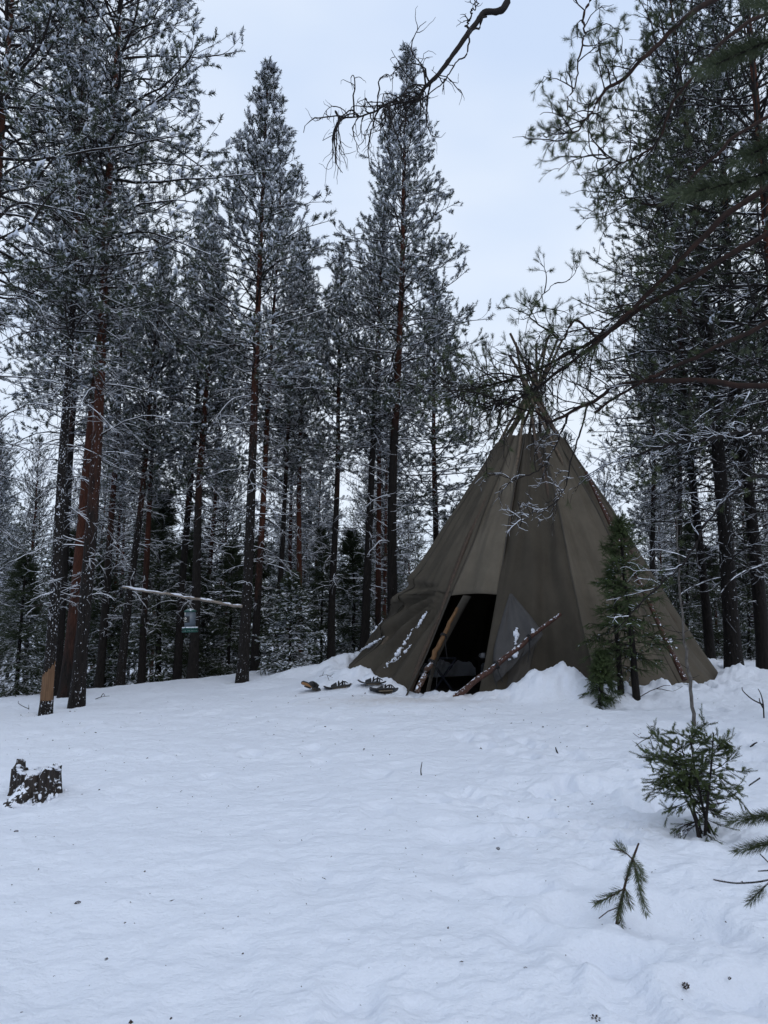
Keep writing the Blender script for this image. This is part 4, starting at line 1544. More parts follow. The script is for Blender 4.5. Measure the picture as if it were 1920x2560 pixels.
lm.materials.append(M_MARK)
lo_ = bpy.data.objects.new('lettering', lm)
COL.objects.link(lo_)
lo_.parent = plate
g = Geo()
V = [on_tube(x, y, .003) for y in (43, 47.5) for x in (-11, -8.7, -6.4)]
g.add(V, [(0, 1, 4), (0, 4, 3), (1, 2, 5), (1, 5, 4)])
g.build('pale_sticker', [M_MARK], fb)
feeder.rotation_euler = (0, math.radians(-2), math.radians(-10))

# ------------------------------------------------------------------ snowshoes
M_DECK = mat_plain('black_deck', (.014, .014, .016), .55, .4)
M_ORANGE = mat_plain('orange_toe', (.34, .15, .035), .5, .4, .15)
M_GREYPL = mat_plain('grey_plastic', (.022, .022, .023), .5, .4)
M_PALE = mat_plain('pale_rail', (.16, .125, .085), .5, .4)


def make_snowshoe():
    o = empty('snowshoe')
    g = Geo()
    n = 26
    x = np.linspace(-.36, .36, n)
    hw = .105 * np.clip(1 - np.abs(x / .37) ** 3.2, 0, 1) ** .5 + .012
    lift = .05 * np.clip((x - .16) / .2, 0, 1) ** 2 + .02 * np.clip((-x - .26) / .1, 0, 1) ** 2
    xs = x[:, None] + np.zeros((n, 7))
    yy = hw[:, None] * np.linspace(-1, 1, 7)[None]
    top = np.stack([xs, yy, lift[:, None] + .03 + 0 * yy], -1).reshape(-1, 3)
    bot = top - [0, 0, .012]
    gi = np.arange(n * 7).reshape(n, 7)
    q = np.stack([gi[:-1, :-1], gi[1:, :-1], gi[1:, 1:], gi[:-1, 1:]], -1).reshape(-1, 4)
    keep = (x[q[:, 0] // 7] < .20)
    # open window in the deck under the heel
    c = top[q].mean(1)
    win = (np.abs(c[:, 1]) < .045) & (c[:, 0] > -.20) & (c[:, 0] < -.04)
    qa = q[keep & ~win]
    g.add(np.vstack([top, bot]), np.vstack([qa[:, [0, 1, 2]], qa[:, [0, 2, 3]], qa[:, [0, 2, 1]] + n * 7, qa[:, [0, 3, 2]] + n * 7]))
    g.build('deck', [M_DECK], o)
    qb = q[~keep]
    g = Geo()
    g.add(np.vstack([top + [0, 0, .004], bot]), np.vstack([qb[:, [0, 1, 2]], qb[:, [0, 2, 3]], qb[:, [0, 2, 1]] + n * 7, qb[:, [0, 3, 2]] + n * 7]))
    g.build('toe', [M_ORANGE], o)
    g = Geo()
    edge = np.vstack([np.stack([x, hw, lift + .03], -1), np.stack([x[::-1], -hw[::-1], lift[::-1] + .03], -1)])
    tube1(g, np.vstack([edge, edge[:1]]), .011, .011, 6, 0, False)
    g.build('frame', [M_GREYPL], o, True)
    for s_ in (-1, 1):
        g = Geo()
        box(g, (-.04, s_ * .07, .008), (.36, .006, .03))
        g.build('traction_rail', [M_PALE], o)
    g = Geo()
    V = []
    for i in range(6):
        for j in range(9):
            a = math.pi * j / 8
            V.append((.02 + .03 * i, .058 * math.cos(a) * (1 - .04 * i), .035 + (.075 - .008 * i) * math.sin(a)))
    F = []
    for i in range(5):
        for j in range(8):
            k2 = i * 9 + j
            F += [(k2, k2 + 9, k2 + 10), (k2, k2 + 10, k2 + 1)]
    g.add(V, F)
    b = g.build('binding', [M_DECK], o)
    b.modifiers.new('thickness', 'SOLIDIFY').thickness = .008
    for xc, rz, tilt in ((-.03, .080, -.2), (-.13, .075, -.3)):
        g = Geo()
        a = np.linspace(-.2, math.pi + .2, 18)
        tube1(g, np.stack([xc + tilt * rz * np.sin(a), .072 * np.cos(a), .04 + rz * np.sin(a)], -1), .018, .018, 6)
        g.build('strap', [M_STRAP], o, True)
    g = Geo()
    tube1(g, spline([(-.02, .07, .05), (-.10, .085, .09), (-.20, .05, .10), (-.28, -.01, .07)], 16), .014, .010, 5)
    g.build('loose_strap', [M_STRAP], o, True)
    g = Geo()
    box(g, (-.14, 0, .045), (.14, .07, .018))
    box(g, (-.20, 0, .075), (.02, .075, .07))
    g.build('heel_plate', [M_GREYPL], o)
    return o


shoe = make_snowshoe()
SHOE = [((776, 1722), (-.25, -.22, math.radians(248)), 'snowshoe with orange toe pointing to us, leftmost of the four', .07, 12.7),
        ((845, 1712), (.12, .15, math.radians(190)), 'half-buried snowshoe just right of the orange-toed one', -.015, 12.9),
        ((930, 1716), (.08, .02, math.radians(176)), 'rear snowshoe of the right-hand overlapping pair', .07, 12.65),
        ((960, 1722), (.35, .03, math.radians(185)), 'front snowshoe of the right-hand overlapping pair near the door pole', .05, 12.35)]
for i, (pp_, rot, lab, dz, Y) in enumerate(SHOE):
    o = shoe if i == 0 else copy_tree(shoe)
    q = P(*pp_, Y)
    o.location = (q[0], q[1], float(zg(q[0], q[1])) + dz - .02)
    o.rotation_euler = rot
    o.scale = (.64, 1.05, .95)
    if i:
        te = [c for c in o.children if c.name.startswith('toe')][0]
        te.material_slots[0].link = 'OBJECT'
        te.material_slots[0].material = M_GREYPL
    tag(o, lab, 'snowshoe', 'snowshoes left lying outside the tent')

# ------------------------------------------------------------------ old stump
st = G(70, 2003)
stump = empty('tree_stump', (st[0], st[1] + .16, st[2] - .05), 'rotten hollow tree stump dusted with snow at the left edge', 'stump')
stump.scale = (.9, .9, .88)
M_ROT = mat_wood('rotten_wood', (.005, .004, .004), (.046, .036, .030), (9, 9, .8), snow=.20)
rs = np.random.default_rng(12)
NA, NZ = 64, 14
A_ = np.linspace(0, 2 * np.pi, NA, endpoint=False)
toph = .31 + .05 * fbm(A_ * 2.2, A_ * 0, 4, 3) + .02 * np.sin(A_ * 2 + 1) + .016 * rs.normal(0, 1, NA)
toph[30:36] += .07
toph = np.clip(toph + .05, .16, .47)
V = []
for i in range(NZ):
    t = i / (NZ - 1)
    r = (.205 + .09 * (1 - t) ** 3) * (1 + .22 * fbm(A_ * 4.5, A_ * 0 + t * .8, 6, 3) + .05 * np.sin(A_ * 19 + 2 * t))
    V.append(np.stack([r * np.cos(A_), r * np.sin(A_), toph * t - .05], -1))
for i in range(5):
    t = i / 4
    r = (.15 - .02 * t) * (1 + .15 * fbm(A_ * 4.5, A_ * 0 + 5, 7, 3))
    V.append(np.stack([r * np.cos(A_), r * np.sin(A_), toph * (1 - .75 * t) - .05], -1))
V = np.array(V)
nl = NZ + 5
gi = np.arange(nl * NA).reshape(nl, NA)
n1 = np.roll(gi, -1, 1)
g = Geo()
g.add(V.reshape(-1, 3), np.concatenate([np.stack([gi[:-1], n1[:-1], n1[1:]], -1).reshape(-1, 3), np.stack([gi[:-1], n1[1:], gi[1:]], -1).reshape(-1, 3)]))
g.build('shell', [M_ROT], stump)
g = Geo()
tube1(g, spline([(-.02, -.12, .16), (-.07, -.22, .07), (-.16, -.30, -.02), (-.22, -.34, -.08)], 10), .10, .05, 9)
g.build('root', [M_ROT], stump, True)
g = Geo()
blob(g, (.02, 0, .20), (.17, .16, .11), 3, 0, 18, 10, .35)
blob(g, (-.10, -.20, .02), (.16, .12, .07), 8, 0, 14, 8, .4)
for k in range(90):
    a = rs.uniform(0, 6.28)
    i = int(a / 6.283 * NA) % NA
    w = rs.uniform(0, 1)
    if w < .55 or k > 60:
        blob(g, (.185 * math.cos(a), .185 * math.sin(a), toph[i] - .05), (rs.uniform(.012, .035), rs.uniform(.012, .035), .012), k, 0, 7, 5)
    else:
        zz_ = rs.uniform(.02, .10)
        rr_ = .215 + .08 * (1 - zz_ / .4) ** 3
        blob(g, (rr_ * math.cos(a), rr_ * math.sin(a), zz_), (.016, .016, rs.uniform(.012, .03)), k + 100, 0, 7, 5)
g.build('snow_cap', [M_SNOW], stump, True)

# ------------------------------------------------------------------ spruces by the tent
def near_spruce(seed, base, H, R, nwh, nb, label, spin=0, lean=(0, 0), k=3, m=8, droop=.45, c0=.06):
    o = make_spruce(seed, H, R, .03, nwh, nb, m, k, T_SPRUCE_FINE, 1.15, M_SPRUCE_NEAR, stem=.028 + .006 * H, crown0=c0, droop=droop, twigm=M_TWIG_BARE, lump=.4)
    o.location = (base[0], base[1], base[2] - .06)
    o.rotation_euler = (lean[0], lean[1], spin)
    return tag(o, label, 'tree', 'spruces in front of the tent')


near_spruce(301, G(1592, 1748), 2.70, .88, 16, 5, 'tallest green spruce in front of the right side of the tent', .4, (0, -.03), c0=.28, droop=.3)
near_spruce(302, G(1553, 1740), 1.85, .66, 9, 5, 'shorter dark spruce beside the tallest one in front of the tent', 1.7, c0=.3, droop=.6)
near_spruce(303, G(1503, 1762), .74, .32, 9, 5, 'little drooping spruce left of the two in front of the tent', 2.5, droop=.9)

# ------------------------------------------------------------------ spruce shrub
sb = G(1766, 2092)
rs = np.random.default_rng(77)
shrub = empty('spruce_shrub', tuple(sb), 'low bushy spruce with bare dark stems in the right foreground', 'shrub')
ns = 6
az = rs.uniform(0, 6.28, ns)
Ls = np.array([.80, .76, .70, .66, .60, .55])
Ps = grow(rs, np.stack([rs.normal(0, .045, ns), rs.normal(0, .03, ns), np.full(ns, -.04)], -1), az, np.full(ns, 1.35) - np.linspace(0, .25, ns), Ls, rs.normal(0, .15, ns), 9, .05)
gs, gc = Geo(), Geo()
tubes(gs, Ps, np.array([.015, .013, .012, .010, .009, .008])[:, None] * np.linspace(1, .35, 9)[None], 6, 0)
gs.build('stems', [M_TWIG_BARE], shrub, True)
nbz = 17
tt = np.concatenate([rs.uniform(.12, .45, (ns, 4)), rs.uniform(.45, 1, (ns, nbz - 4))], 1)
b1, _ = sample(Ps, tt * .99)
L1 = np.where(tt < .45, rs.uniform(.15, .30, tt.shape), rs.uniform(.14, .40, tt.shape) * (1.15 - .35 * tt))
a1 = rs.uniform(0, 6.28, tt.shape)
e1 = np.where(tt < .45, rs.normal(-.3, .25, tt.shape), rs.normal(.15, .3, tt.shape))
P1 = grow(rs, b1.reshape(-1, 3), a1.ravel(), e1.ravel(), L1.ravel(), rs.normal(-.1, .3, tt.size), 6, .12)
tubes(gc, P1, np.full((len(P1), 1), .0038) * np.linspace(1, .4, 6)[None], 4, 0)
live = np.repeat((tt.ravel() > .42)[:, None], 7, 1)
m_ = 7
t2 = .25 + .75 * rs.uniform(0, 1, (len(P1), m_))
b2, tn = sample(P1, t2 * .99)
a2 = np.arctan2(tn[..., 1], tn[..., 0]) + rs.choice([-1, 1], t2.shape) * rs.uniform(.5, 1, t2.shape)
e2 = np.arcsin(np.clip(tn[..., 2], -1, 1)) + rs.normal(0, .25, t2.shape)
L2 = L1.ravel()[:, None] * .42 * rs.uniform(.4, 1.1, t2.shape)
P2 = grow(rs, b2.reshape(-1, 3), a2.ravel(), e2.ravel(), L2.ravel(), rs.normal(0, .2, t2.size), 4, .1)
tubes(gc, P2, np.full((len(P2), 1), .0022) * np.linspace(1, .5, 4)[None], 3, 0)
keep = live.ravel() | (rs.uniform(0, 1, len(P2)) < .25)
u2 = rs.uniform(.0, 1, (keep.sum(), 2))
pos, d = sample(P2[keep], u2 * .95)
scatter(gc, T_SHRUB, pos.reshape(-1, 3), d.reshape(-1, 3) + rs.normal(0, .15, (pos.size // 3, 3)), rs.uniform(.75, 1.15, pos.size // 3), rs, 1)
lv = tt.ravel() > .42
p1, d1 = sample(P1[lv], rs.uniform(.35, .98, (lv.sum(), 3)))
scatter(gc, T_SHRUB, p1.reshape(-1, 3), d1.reshape(-1, 3), 1.1, rs, 1)
pp_ = pos.reshape(-1, 3)
on = rs.uniform(0, 1, len(pp_)) < .22
sz = np.stack([rs.uniform(.012, .03, on.sum()), rs.uniform(.004, .009, on.sum()), rs.uniform(.003, .006, on.sum())], -1)
snow_lumps(gc, pp_[on] + d.reshape(-1, 3)[on] * .03 + [0, 0, .010], d.reshape(-1, 3)[on], sz, rs, 2)
gc.build('foliage', [M_TWIG_BARE, M_SHRUB, M_SNOW], shrub)
shrub.scale = (.88, .88, .94)

# ------------------------------------------------------------------ pine shoots close to the camera
def shoot_chain(gw, gn, path, rs, r=.004, dens=None, tm=T_SHOOT, sc=1.0, t0=0.0, wood=0, needle=0, rt=.5):
    """A twig along path with needles all round it from t0 to its tip."""
    pts = spline(path, 14)
    tube1(gw, pts, r, r * rt, 6, wood)
    if dens == 0:
        return
    ln = np.linalg.norm(np.diff(pts, axis=0), axis=1).sum()
    n = max(1, int(round(ln * (1 - t0) / (.055 * sc)))) if dens is None else dens
    t = np.linspace(t0, 1, n + 1)[:-1] if n > 1 else np.array([t0])
    pos, d = sample(pts[None], t[None] * .999)
    scatter(gn, tm, pos[0], d[0], np.full(n, sc), rs, needle)


rs = np.random.default_rng(90)
b0 = G(1547, 2312)
Y0 = b0[1]
sap = empty('pine_sapling', tuple(b0), 'tiny bent pine sapling poking out of a hollow in the snow', 'sapling')
gw, gn = Geo(), Geo()


def PP(*pp):
    return np.array([P(x, y, Y0 + dy) - b0 for x, y, dy in pp])


tube1(gw, spline(PP((1541, 2318, 0), (1548, 2275, .0), (1562, 2215, .01), (1577, 2160, .02), (1597, 2108, .02)), 16), .0085, .0045, 7)
shoot_chain(gw, gn, PP((1560, 2222, 0), (1528, 2240, -.03), (1492, 2256, -.05)), rs, .004, 2, sc=1.0, tm=T_SAP)
shoot_chain(gw, gn, PP((1560, 2225, 0), (1556, 2250, -.02), (1548, 2268, -.05)), rs, .0035, 2, sc=.95, tm=T_SAP)
shoot_chain(gw, gn, PP((1562, 2218, 0), (1570, 2245, -.03), (1575, 2262, -.06)), rs, .0035, 1, sc=.9, tm=T_SAP)
shoot_chain(gw, gn, PP((1583, 2150, 0), (1592, 2185, -.03), (1600, 2225, -.04), (1612, 2268, -.06)), rs, .004, 4, sc=.9, tm=T_SAP)
shoot_chain(gw, gn, PP((1583, 2150, 0), (1560, 2130, -.03), (1525, 2122, -.06)), rs, .004, 1, sc=.9, tm=T_SAP, t0=.3)
shoot_chain(gw, gn, PP((1583, 2150, 0), (1598, 2170, .03), (1602, 2195, .05)), rs, .0035, 2, sc=.8, tm=T_SAP)
shoot_chain(gw, gn, PP((1574, 2170, 0), (1590, 2130, 0), (1598, 2108, 0)), rs, .004, 1, sc=.6, tm=T_SAP)
shoot_chain(gw, gn, PP((1563, 2212, 0), (1572, 2180, -.01)), rs, .004, 2, sc=.7, tm=T_SAP)
tube1(gw, PP((1546, 2268, 0), (1520, 2278, -.02), (1497, 2296, -.03)), .003, .0025, 5)
shoot_chain(gw, gn, PP((1546, 2275, 0), (1552, 2295, -.03), (1543, 2318, -.06)), rs, .003, 1, sc=.6, tm=T_SAP, t0=.4)
gw.build('stem', [mat_plain('sapling_bark', (.05, .028, .02), .85, .2)], sap, True)
gn.build('needles', [M_NEEDLE_PALE], sap)

# young pine out of frame on the right, its lower boughs reaching in
rs = np.random.default_rng(91)
yb = P(2110, 2300, 2.85)
yb[2] = float(zg(yb[0], yb[1])) - .05
yp = empty('young_pine', tuple(yb), 'young pine whose low green boughs reach in at the right edge over the snow', 'tree')
gw, gn = Geo(), Geo()
b0, Y0 = yb, 2.85
stemp = np.array([(0, 0, 0), (.01, .01, .35), (-.01, .02, .7), (.01, .0, 1.05)])
tube1(gw, spline(stemp, 10), .014, .006, 7)
for sh in ([(2108, 2010, 0), (1990, 2030, -.02), (1862, 2048, -.05)], [(2108, 2080, 0), (1995, 2095, 0), (1874, 2120, -.02)]):
    shoot_chain(gw, gn, PP(*sh), rs, .005, None, sc=.9, t0=.25)
shoot_chain(gw, gn, PP((1985, 2170, 0), (1920, 2200, 0), (1850, 2208, -.02), (1808, 2204, -.03), (1784, 2199, -.04)), rs, .004, 0)
shoot_chain(gw, gn, PP((1930, 2198, 0), (1898, 2230, -.03), (1873, 2252, -.05)), rs, .0035, 1, sc=.8, t0=.25)
scatter(gn, tuft_template(.15, .022, 60, .0009, .02, 14), PP((1815, 2205, -.03)), nrm(PP((1784, 2199, -.04)) - PP((1815, 2205, -.03))), [.34], rs, 1)
tube1(gw, PP((1985, 2170, 0), (1935, 2175, 0), (1895, 2178, 0)), .0035, .002, 5)
tube1(gw, PP((1980, 2190, 0), (1925, 2160, 0), (1900, 2135, 0)), .003, .002, 5)
tube1(gw, PP((2110, 2150, 0), (1985, 2170, 0)), .006, .005, 5)
tube1(gw, PP((1900, 1945, .1), (1875, 1962, .1), (1872, 1965, .1)), .003, .002, 5)
gw.build('stem', [M_TWIG_BARE], yp, True)
gn.build('needles', [M_NEEDLE_NEAR, M_NEEDLE_DEAD], yp)

# taller young pine, boughs hanging close to the lens at the upper right
rs = np.random.default_rng(92)
yb = np.array([1.28, 1.75, 0.0])
yb[2] = float(zg(yb[0], yb[1])) - .05
tp = empty('young_pine', tuple(yb), 'young pine whose frosted boughs hang close by in the upper right corner', 'tree')
gw, gn = Geo(), Geo()
b0, Y0 = yb, 1.62
tube1(gw, spline([(0, 0, 0), (.02, .02, 1.2), (.0, .05, 2.4), (.03, .03, 3.6)], 14), .022, .008, 8)
for sh, sc in (([(2120, 40, .05), (2010, 75, .02), (1900, 112, 0), (1792, 160, -.03)], .78), ([(2120, 330, .05), (2010, 385, 0), (1880, 445, -.02), (1738, 478, -.05)], .80),
               ([(2120, 270, .0), (2000, 320, -.02), (1880, 385, -.05)], .72), ([(2120, 60, 0), (2010, 30, .05), (1925, 15, .05)], .7)):
    shoot_chain(gw, gn, PP(*sh), rs, .005, None, sc=sc * 1.25, t0=.1)
gw.build('stem', [M_TWIG_BARE], tp, True)
gn.build('needles', [M_NEEDLE_PALE, M_NEEDLE_DEAD], tp)

# ------------------------------------------------------------------ big pine out of frame on the right with limbs reaching across
bx, by = 5.9, 8.2
big = empty('overhanging_pine', (bx, by, float(zg(bx, by)) - .1), 'large pine standing off the right edge, its long limbs reaching over the tent', 'tree')
BO = np.array(big.location)
sway = make_sway(400, 15, .06)
trg = trunk_geo(15, .21, sway, 400)
t_ = trg.build('trunk', [M_BARK], big, True)
t_.color = (.2, .2, 0, 1)


def trunk_pt(z):
    a, b = sway(np.array(z))
    return np.array([float(a), float(b), z])


def limb(path, z_on, r0, r1, name='limb', mat=None, n=44, wob=.045, seed=0):
    rs = np.random.default_rng(seed)
    ctrl = np.array([P(x, y, Y) - BO for x, y, Y in path])
    if z_on is not None:
        ctrl = np.vstack([trunk_pt(z_on), ctrl])
    pts = spline(ctrl, n)
    pts[1:] += np.cumsum(rs.normal(0, wob, (n - 1, 3)), 0) * .25
    g = Geo()
    tubes(g, pts[None], (np.linspace(r0, r1, n) * (1 + .22 * fbm(np.arange(n) * .7, np.zeros(n) + seed, seed, 2)))[None], 8, 0, True)
    return g.build(name, [mat or M_LIMB], big, True), pts


def furnish(pts, parent, seed, nb, lmin, lmax, t0, live, ntw=6, droop=-.2, mat=None, curl=.2, tuft=.9, up=.15, tk=3):
    """Side branches, twigs and green shoots along a limb."""
    rs = np.random.default_rng(seed)
    t = t0 + (1 - t0) * (np.arange(nb) + rs.uniform(0, 1, nb)) / nb
    b, tn = sample(pts[None], t[None] * .999)
    b, tn = b[0], tn[0]
    az = np.arctan2(tn[:, 1], tn[:, 0]) + rs.choice([-1, 1], nb) * rs.uniform(.2, 1.2, nb)
    el = rs.normal(up, .5, nb)
    L = rs.uniform(lmin, lmax, nb)
    P1 = grow(rs, b, az, el, L, rs.normal(droop, .6, nb), 10, curl)
    gw, gn = Geo(), Geo()
    tubes(gw, P1, (.006 + .007 * L)[:, None] * np.linspace(1, .32, 10)[None], 4, 0)
    tt = .2 + .8 * rs.uniform(0, 1, (nb, ntw))
    b2, t2 = sample(P1, tt * .99)
    a2 = np.arctan2(t2[..., 1], t2[..., 0]) + rs.choice([-1, 1], tt.shape) * rs.uniform(.3, 1.3, tt.shape)
    e2 = np.arcsin(np.clip(t2[..., 2], -1, 1)) + rs.normal(.05, .45, tt.shape)
    L2 = L[:, None] * rs.uniform(.18, .55, tt.shape)
    P2 = grow(rs, b2.reshape(-1, 3), a2.ravel(), e2.ravel(), L2.ravel(), rs.normal(0, .8, tt.size), 7, curl * 1.3)
    tubes(gw, P2, np.full((len(P2), 1), .0042) * np.linspace(1.2, .5, 7)[None], 3, 0)
    tag(gw.build('twigs', [mat or M_TWIG_BARE], parent), kind='stuff')
    if live > 0:
        on = rs.uniform(0, 1, len(P2)) < live
        u = np.clip(1 - .32 * rs.uniform(0, 1, (on.sum(), tk)) * np.arange(tk)[None], 0, 1)
        pos, d = sample(P2[on], u * .999)
        d = nrm(d + [0, 0, .25] + rs.normal(0, .25, d.shape))
        scatter(gn, T_NEARPINE, pos.reshape(-1, 3), d.reshape(-1, 3), tuft * rs.uniform(.8, 1.2, pos.size // 3), rs, 0)
        tag(gn.build('needles', [M_NEEDLE_NEAR], parent), kind='stuff')


LA, pa = limb([(1920, 470, 8.5), (1760, 600, 8.8), (1640, 722, 9.1), (1500, 850, 9.5), (1390, 925, 9.8), (1290, 985, 10.1), (1200, 1010, 10.3)], 7.4, .048, .010, seed=1)
furnish(pa, LA, 501, 46, .35, 1.15, .30, .66)
LB, pb = limb([(1920, 590, 8.7), (1720, 715, 9.1), (1560, 830, 9.5), (1400, 925, 9.9), (1250, 975, 10.3), (1130, 985, 10.5)], 6.9, .044, .009, seed=2)
furnish(pb, LB, 502, 50, .35, 1.2, .30, .62)
LC, pc_ = limb([(1920, 962, 8.9), (1750, 955, 9.2), (1620, 958, 9.4), (1540, 975, 9.6), (1470, 1015, 9.8), (1385, 1052, 10.0), (1350, 1030, 10.2), (1255, 995, 10.3)], 4.3, .044, .012, mat=M_LIMB, seed=3)
furnish(pc_, LC, 503, 22, .35, .9, .25, .15, mat=M_TWIG_BARE)
LD, pd_ = limb([(1920, 805, 8.8), (1760, 873, 9.0), (1640, 925, 9.3), (1570, 965, 9.5), (1480, 1020, 9.7)], 5.6, .034, .016, seed=4)
furnish(pd_, LD, 504, 18, .3, .9, .3, .3)
LE, pe_ = limb([(1890, -60, 7.6), (1760, 5, 7.5), (1670, 92, 7.5), (1590, 170, 7.5), (1530, 215, 7.5), (1505, 262, 7.5), (1470, 290, 7.5), (1425, 318, 7.5)], 10.4, .040, .004, seed=5)
furnish(pe_, LE, 505, 26, .2, .55, .28, .75, up=.0, tk=3)
LF, pf_ = limb([(1500, -120, 7.4), (1470, 0, 7.4), (1462, 60, 7.4), (1455, 120, 7.4), (1438, 200, 7.4), (1432, 262, 7.4)], None, .016, .006, seed=6)
furnish(pf_, LF, 506, 9, .2, .5, .2, .8, droop=-.4)
LG, pg_ = limb([(1860, 60, 8.0), (1720, 220, 8.0), (1670, 330, 8.2), (1600, 370, 8.3), (1535, 355, 8.4)], 9.4, .028, .005, seed=7)
furnish(pg_, LG, 507, 30, .3, .9, .25, .8, tk=3)
LH, ph_ = limb([(1880, 320, 8.4), (1740, 440, 8.6), (1640, 520, 8.8), (1560, 500, 9.0), (1510, 470, 9.1)], 8.3, .028, .005, seed=8)
furnish(ph_, LH, 508, 28, .3, .9, .25, .8, tk=3)
furnish(pa, LA, 521, 26, .3, .8, .72, .1, curl=.32, ntw=7)
furnish(pb, LB, 522, 26, .3, .8, .72, .25, curl=.32, ntw=7)
# hanging dead branch with lichen in front of the canvas
LI, pi_ = limb([(1420, 1035, 10.1), (1400, 1100, 10.2), (1370, 1160, 10.3), (1320, 1190, 10.3), (1245, 1190, 10.3)], None, .018, .005, mat=M_TWIG_BARE, seed=9)
furnish(pi_, LI, 509, 14, .25, .6, .1, .0, droop=-.6, mat=M_TWIG, curl=.3)
LJ, pj_ = limb([(1470, 1010, 9.9), (1440, 1120, 10.0), (1400, 1220, 10.2), (1340, 1260, 10.3), (1290, 1300, 10.3)], None, .014, .004, mat=M_TWIG_BARE, seed=10)
furnish(pj_, LJ, 510, 18, .2, .5, .35, .0, droop=-.9, mat=M_TWIG, curl=.3, ntw=8)
LK, pk_ = limb([(1290, 990, 10.1), (1260, 1010, 10.2), (1230, 1120, 10.3), (1180, 1150, 10.4)], None, .012, .004, mat=M_TWIG_BARE, seed=11)
furnish(pk_, LK, 511, 9, .2, .5, .2, .1, droop=-.5)
# top shoots reaching above the poles
LL, pl_ = limb([(1500, 850, 9.5), (1440, 800, 9.5), (1400, 840, 9.6), (1330, 790, 9.6), (1320, 760, 9.6), (1370, 690, 9.6)], None, .020, .005, seed=12)
furnish(pl_, LL, 512, 14, .2, .6, .3, .75, up=.5)
# long bare snowless limb across the open sky
LM, pm_ = limb([(1560, -420, 7.6), (1330, -120, 7.6), (1262, 8, 7.6), (1240, 28, 7.6), (1206, 30, 7.6), (1190, 48, 7.6), (1165, 82, 7.6), (1128, 135, 7.6), (1105, 168, 7.6), (1078, 200, 7.6), (1055, 225, 7.6), (1040, 252, 7.6), (1015, 262, 7.6), (970, 264, 7.6), (925, 288, 7.6), (880, 302, 7.6), (835, 300, 7.6)], 9.6, .048, .006, mat=M_TWIG_BARE, n=70, wob=.012, seed=13)
furnish(pm_, LM, 513, 46, .3, .85, .60, .0, droop=-1.5, curl=.34, ntw=4, up=.0)
LN, pn_ = limb([(1215, 35, 7.6), (1205, 65, 7.55), (1187, 82, 7.5), (1172, 140, 7.5), (1145, 175, 7.5), (1105, 215, 7.5), (1060, 245, 7.5), (1010, 252, 7.55)], None, .013, .004, mat=M_TWIG_BARE, seed=14)
furnish(pn_, LN, 514, 6, .15, .35, .5, .0, droop=-.8, curl=.3, ntw=3)
LO, po_ = limb([(1172, 72, 7.6), (1168, 42, 7.6), (1160, 20, 7.6), (1152, -10, 7.6)], None, .012, .005, mat=M_TWIG_BARE, seed=15)
furnish(po_, LO, 515, 4, .08, .2, .1, .0, curl=.3, ntw=2)
# low boughs right of the tent
LP_, pp2 = limb([(1920, 1180, 9.0), (1830, 1230, 9.2), (1740, 1330, 9.4), (1700, 1400, 9.5), (1640, 1450, 9.6), (1520, 1565, 9.8)], 3.2, .030, .006, mat=M_TWIG_BARE, seed=16)
furnish(pp2, LP_, 516, 16, .2, .6, .2, .15, mat=M_TWIG)
LQ, pq = limb([(1920, 1080, 9.0), (1760, 1090, 9.3), (1640, 1110, 9.6), (1560, 1150, 9.9), (1500, 1170, 10.1)], 3.5, .035, .006, mat=M_TWIG_BARE, seed=17)
furnish(pq, LQ, 517, 26, .3, .8, .2, .25, mat=M_TWIG)

# ------------------------------------------------------------------ bare sapling stem behind the shrub
sp0 = G(1737, 1815)
bs = empty('bare_sapling', tuple(sp0), 'thin bare lichen-grey sapling stem rising behind the shrub', 'sapling')
gw = Geo()
b0, Y0 = sp0, sp0[1]
stp = spline(PP((1738, 1822, 0), (1728, 1740, 0), (1716, 1640, 0), (1705, 1540, 0), (1696, 1420, 0), (1690, 1290, 0)), 22)
stp[1:] += np.random.default_rng(4).normal(0, .008, (21, 3))
tube1(gw, stp, .026, .008, 7)
gw.build('stem', [mat_wood('lichen_bark', (.035, .028, .024), (.15, .14, .13), (12, 12, 5))], bs, True)
gw = Geo()
rs = np.random.default_rng(6)
b, tn = sample(stp[None], rs.uniform(.25, .98, (1, 16)))
P1 = grow(rs, b[0], rs.uniform(0, 6.28, 16), rs.normal(.3, .4, 16), rs.uniform(.1, .5, 16), rs.normal(0, .4, 16), 7, .2)
tubes(gw, P1, np.full((16, 1), .005) * np.linspace(1, .4, 7)[None], 4)
gw.build('twigs', [M_TWIG_BARE], bs)

# ------------------------------------------------------------------ little things on the snow
def twig_thing(paths, label, r=.005, name='fallen_twig', cat='twig', needles=None):
    g0 = G(*paths[0][0][:2])
    o = empty(name, tuple(g0), label, cat)
    for path in paths:
        g = Geo()
        tube1(g, spline(np.array([P(x, y, g0[1] + dy) - g0 for x, y, dy in path]), 10), r, r * .5, 5)
        g.build('stick', [M_TWIG_BARE], o, True)
    return o


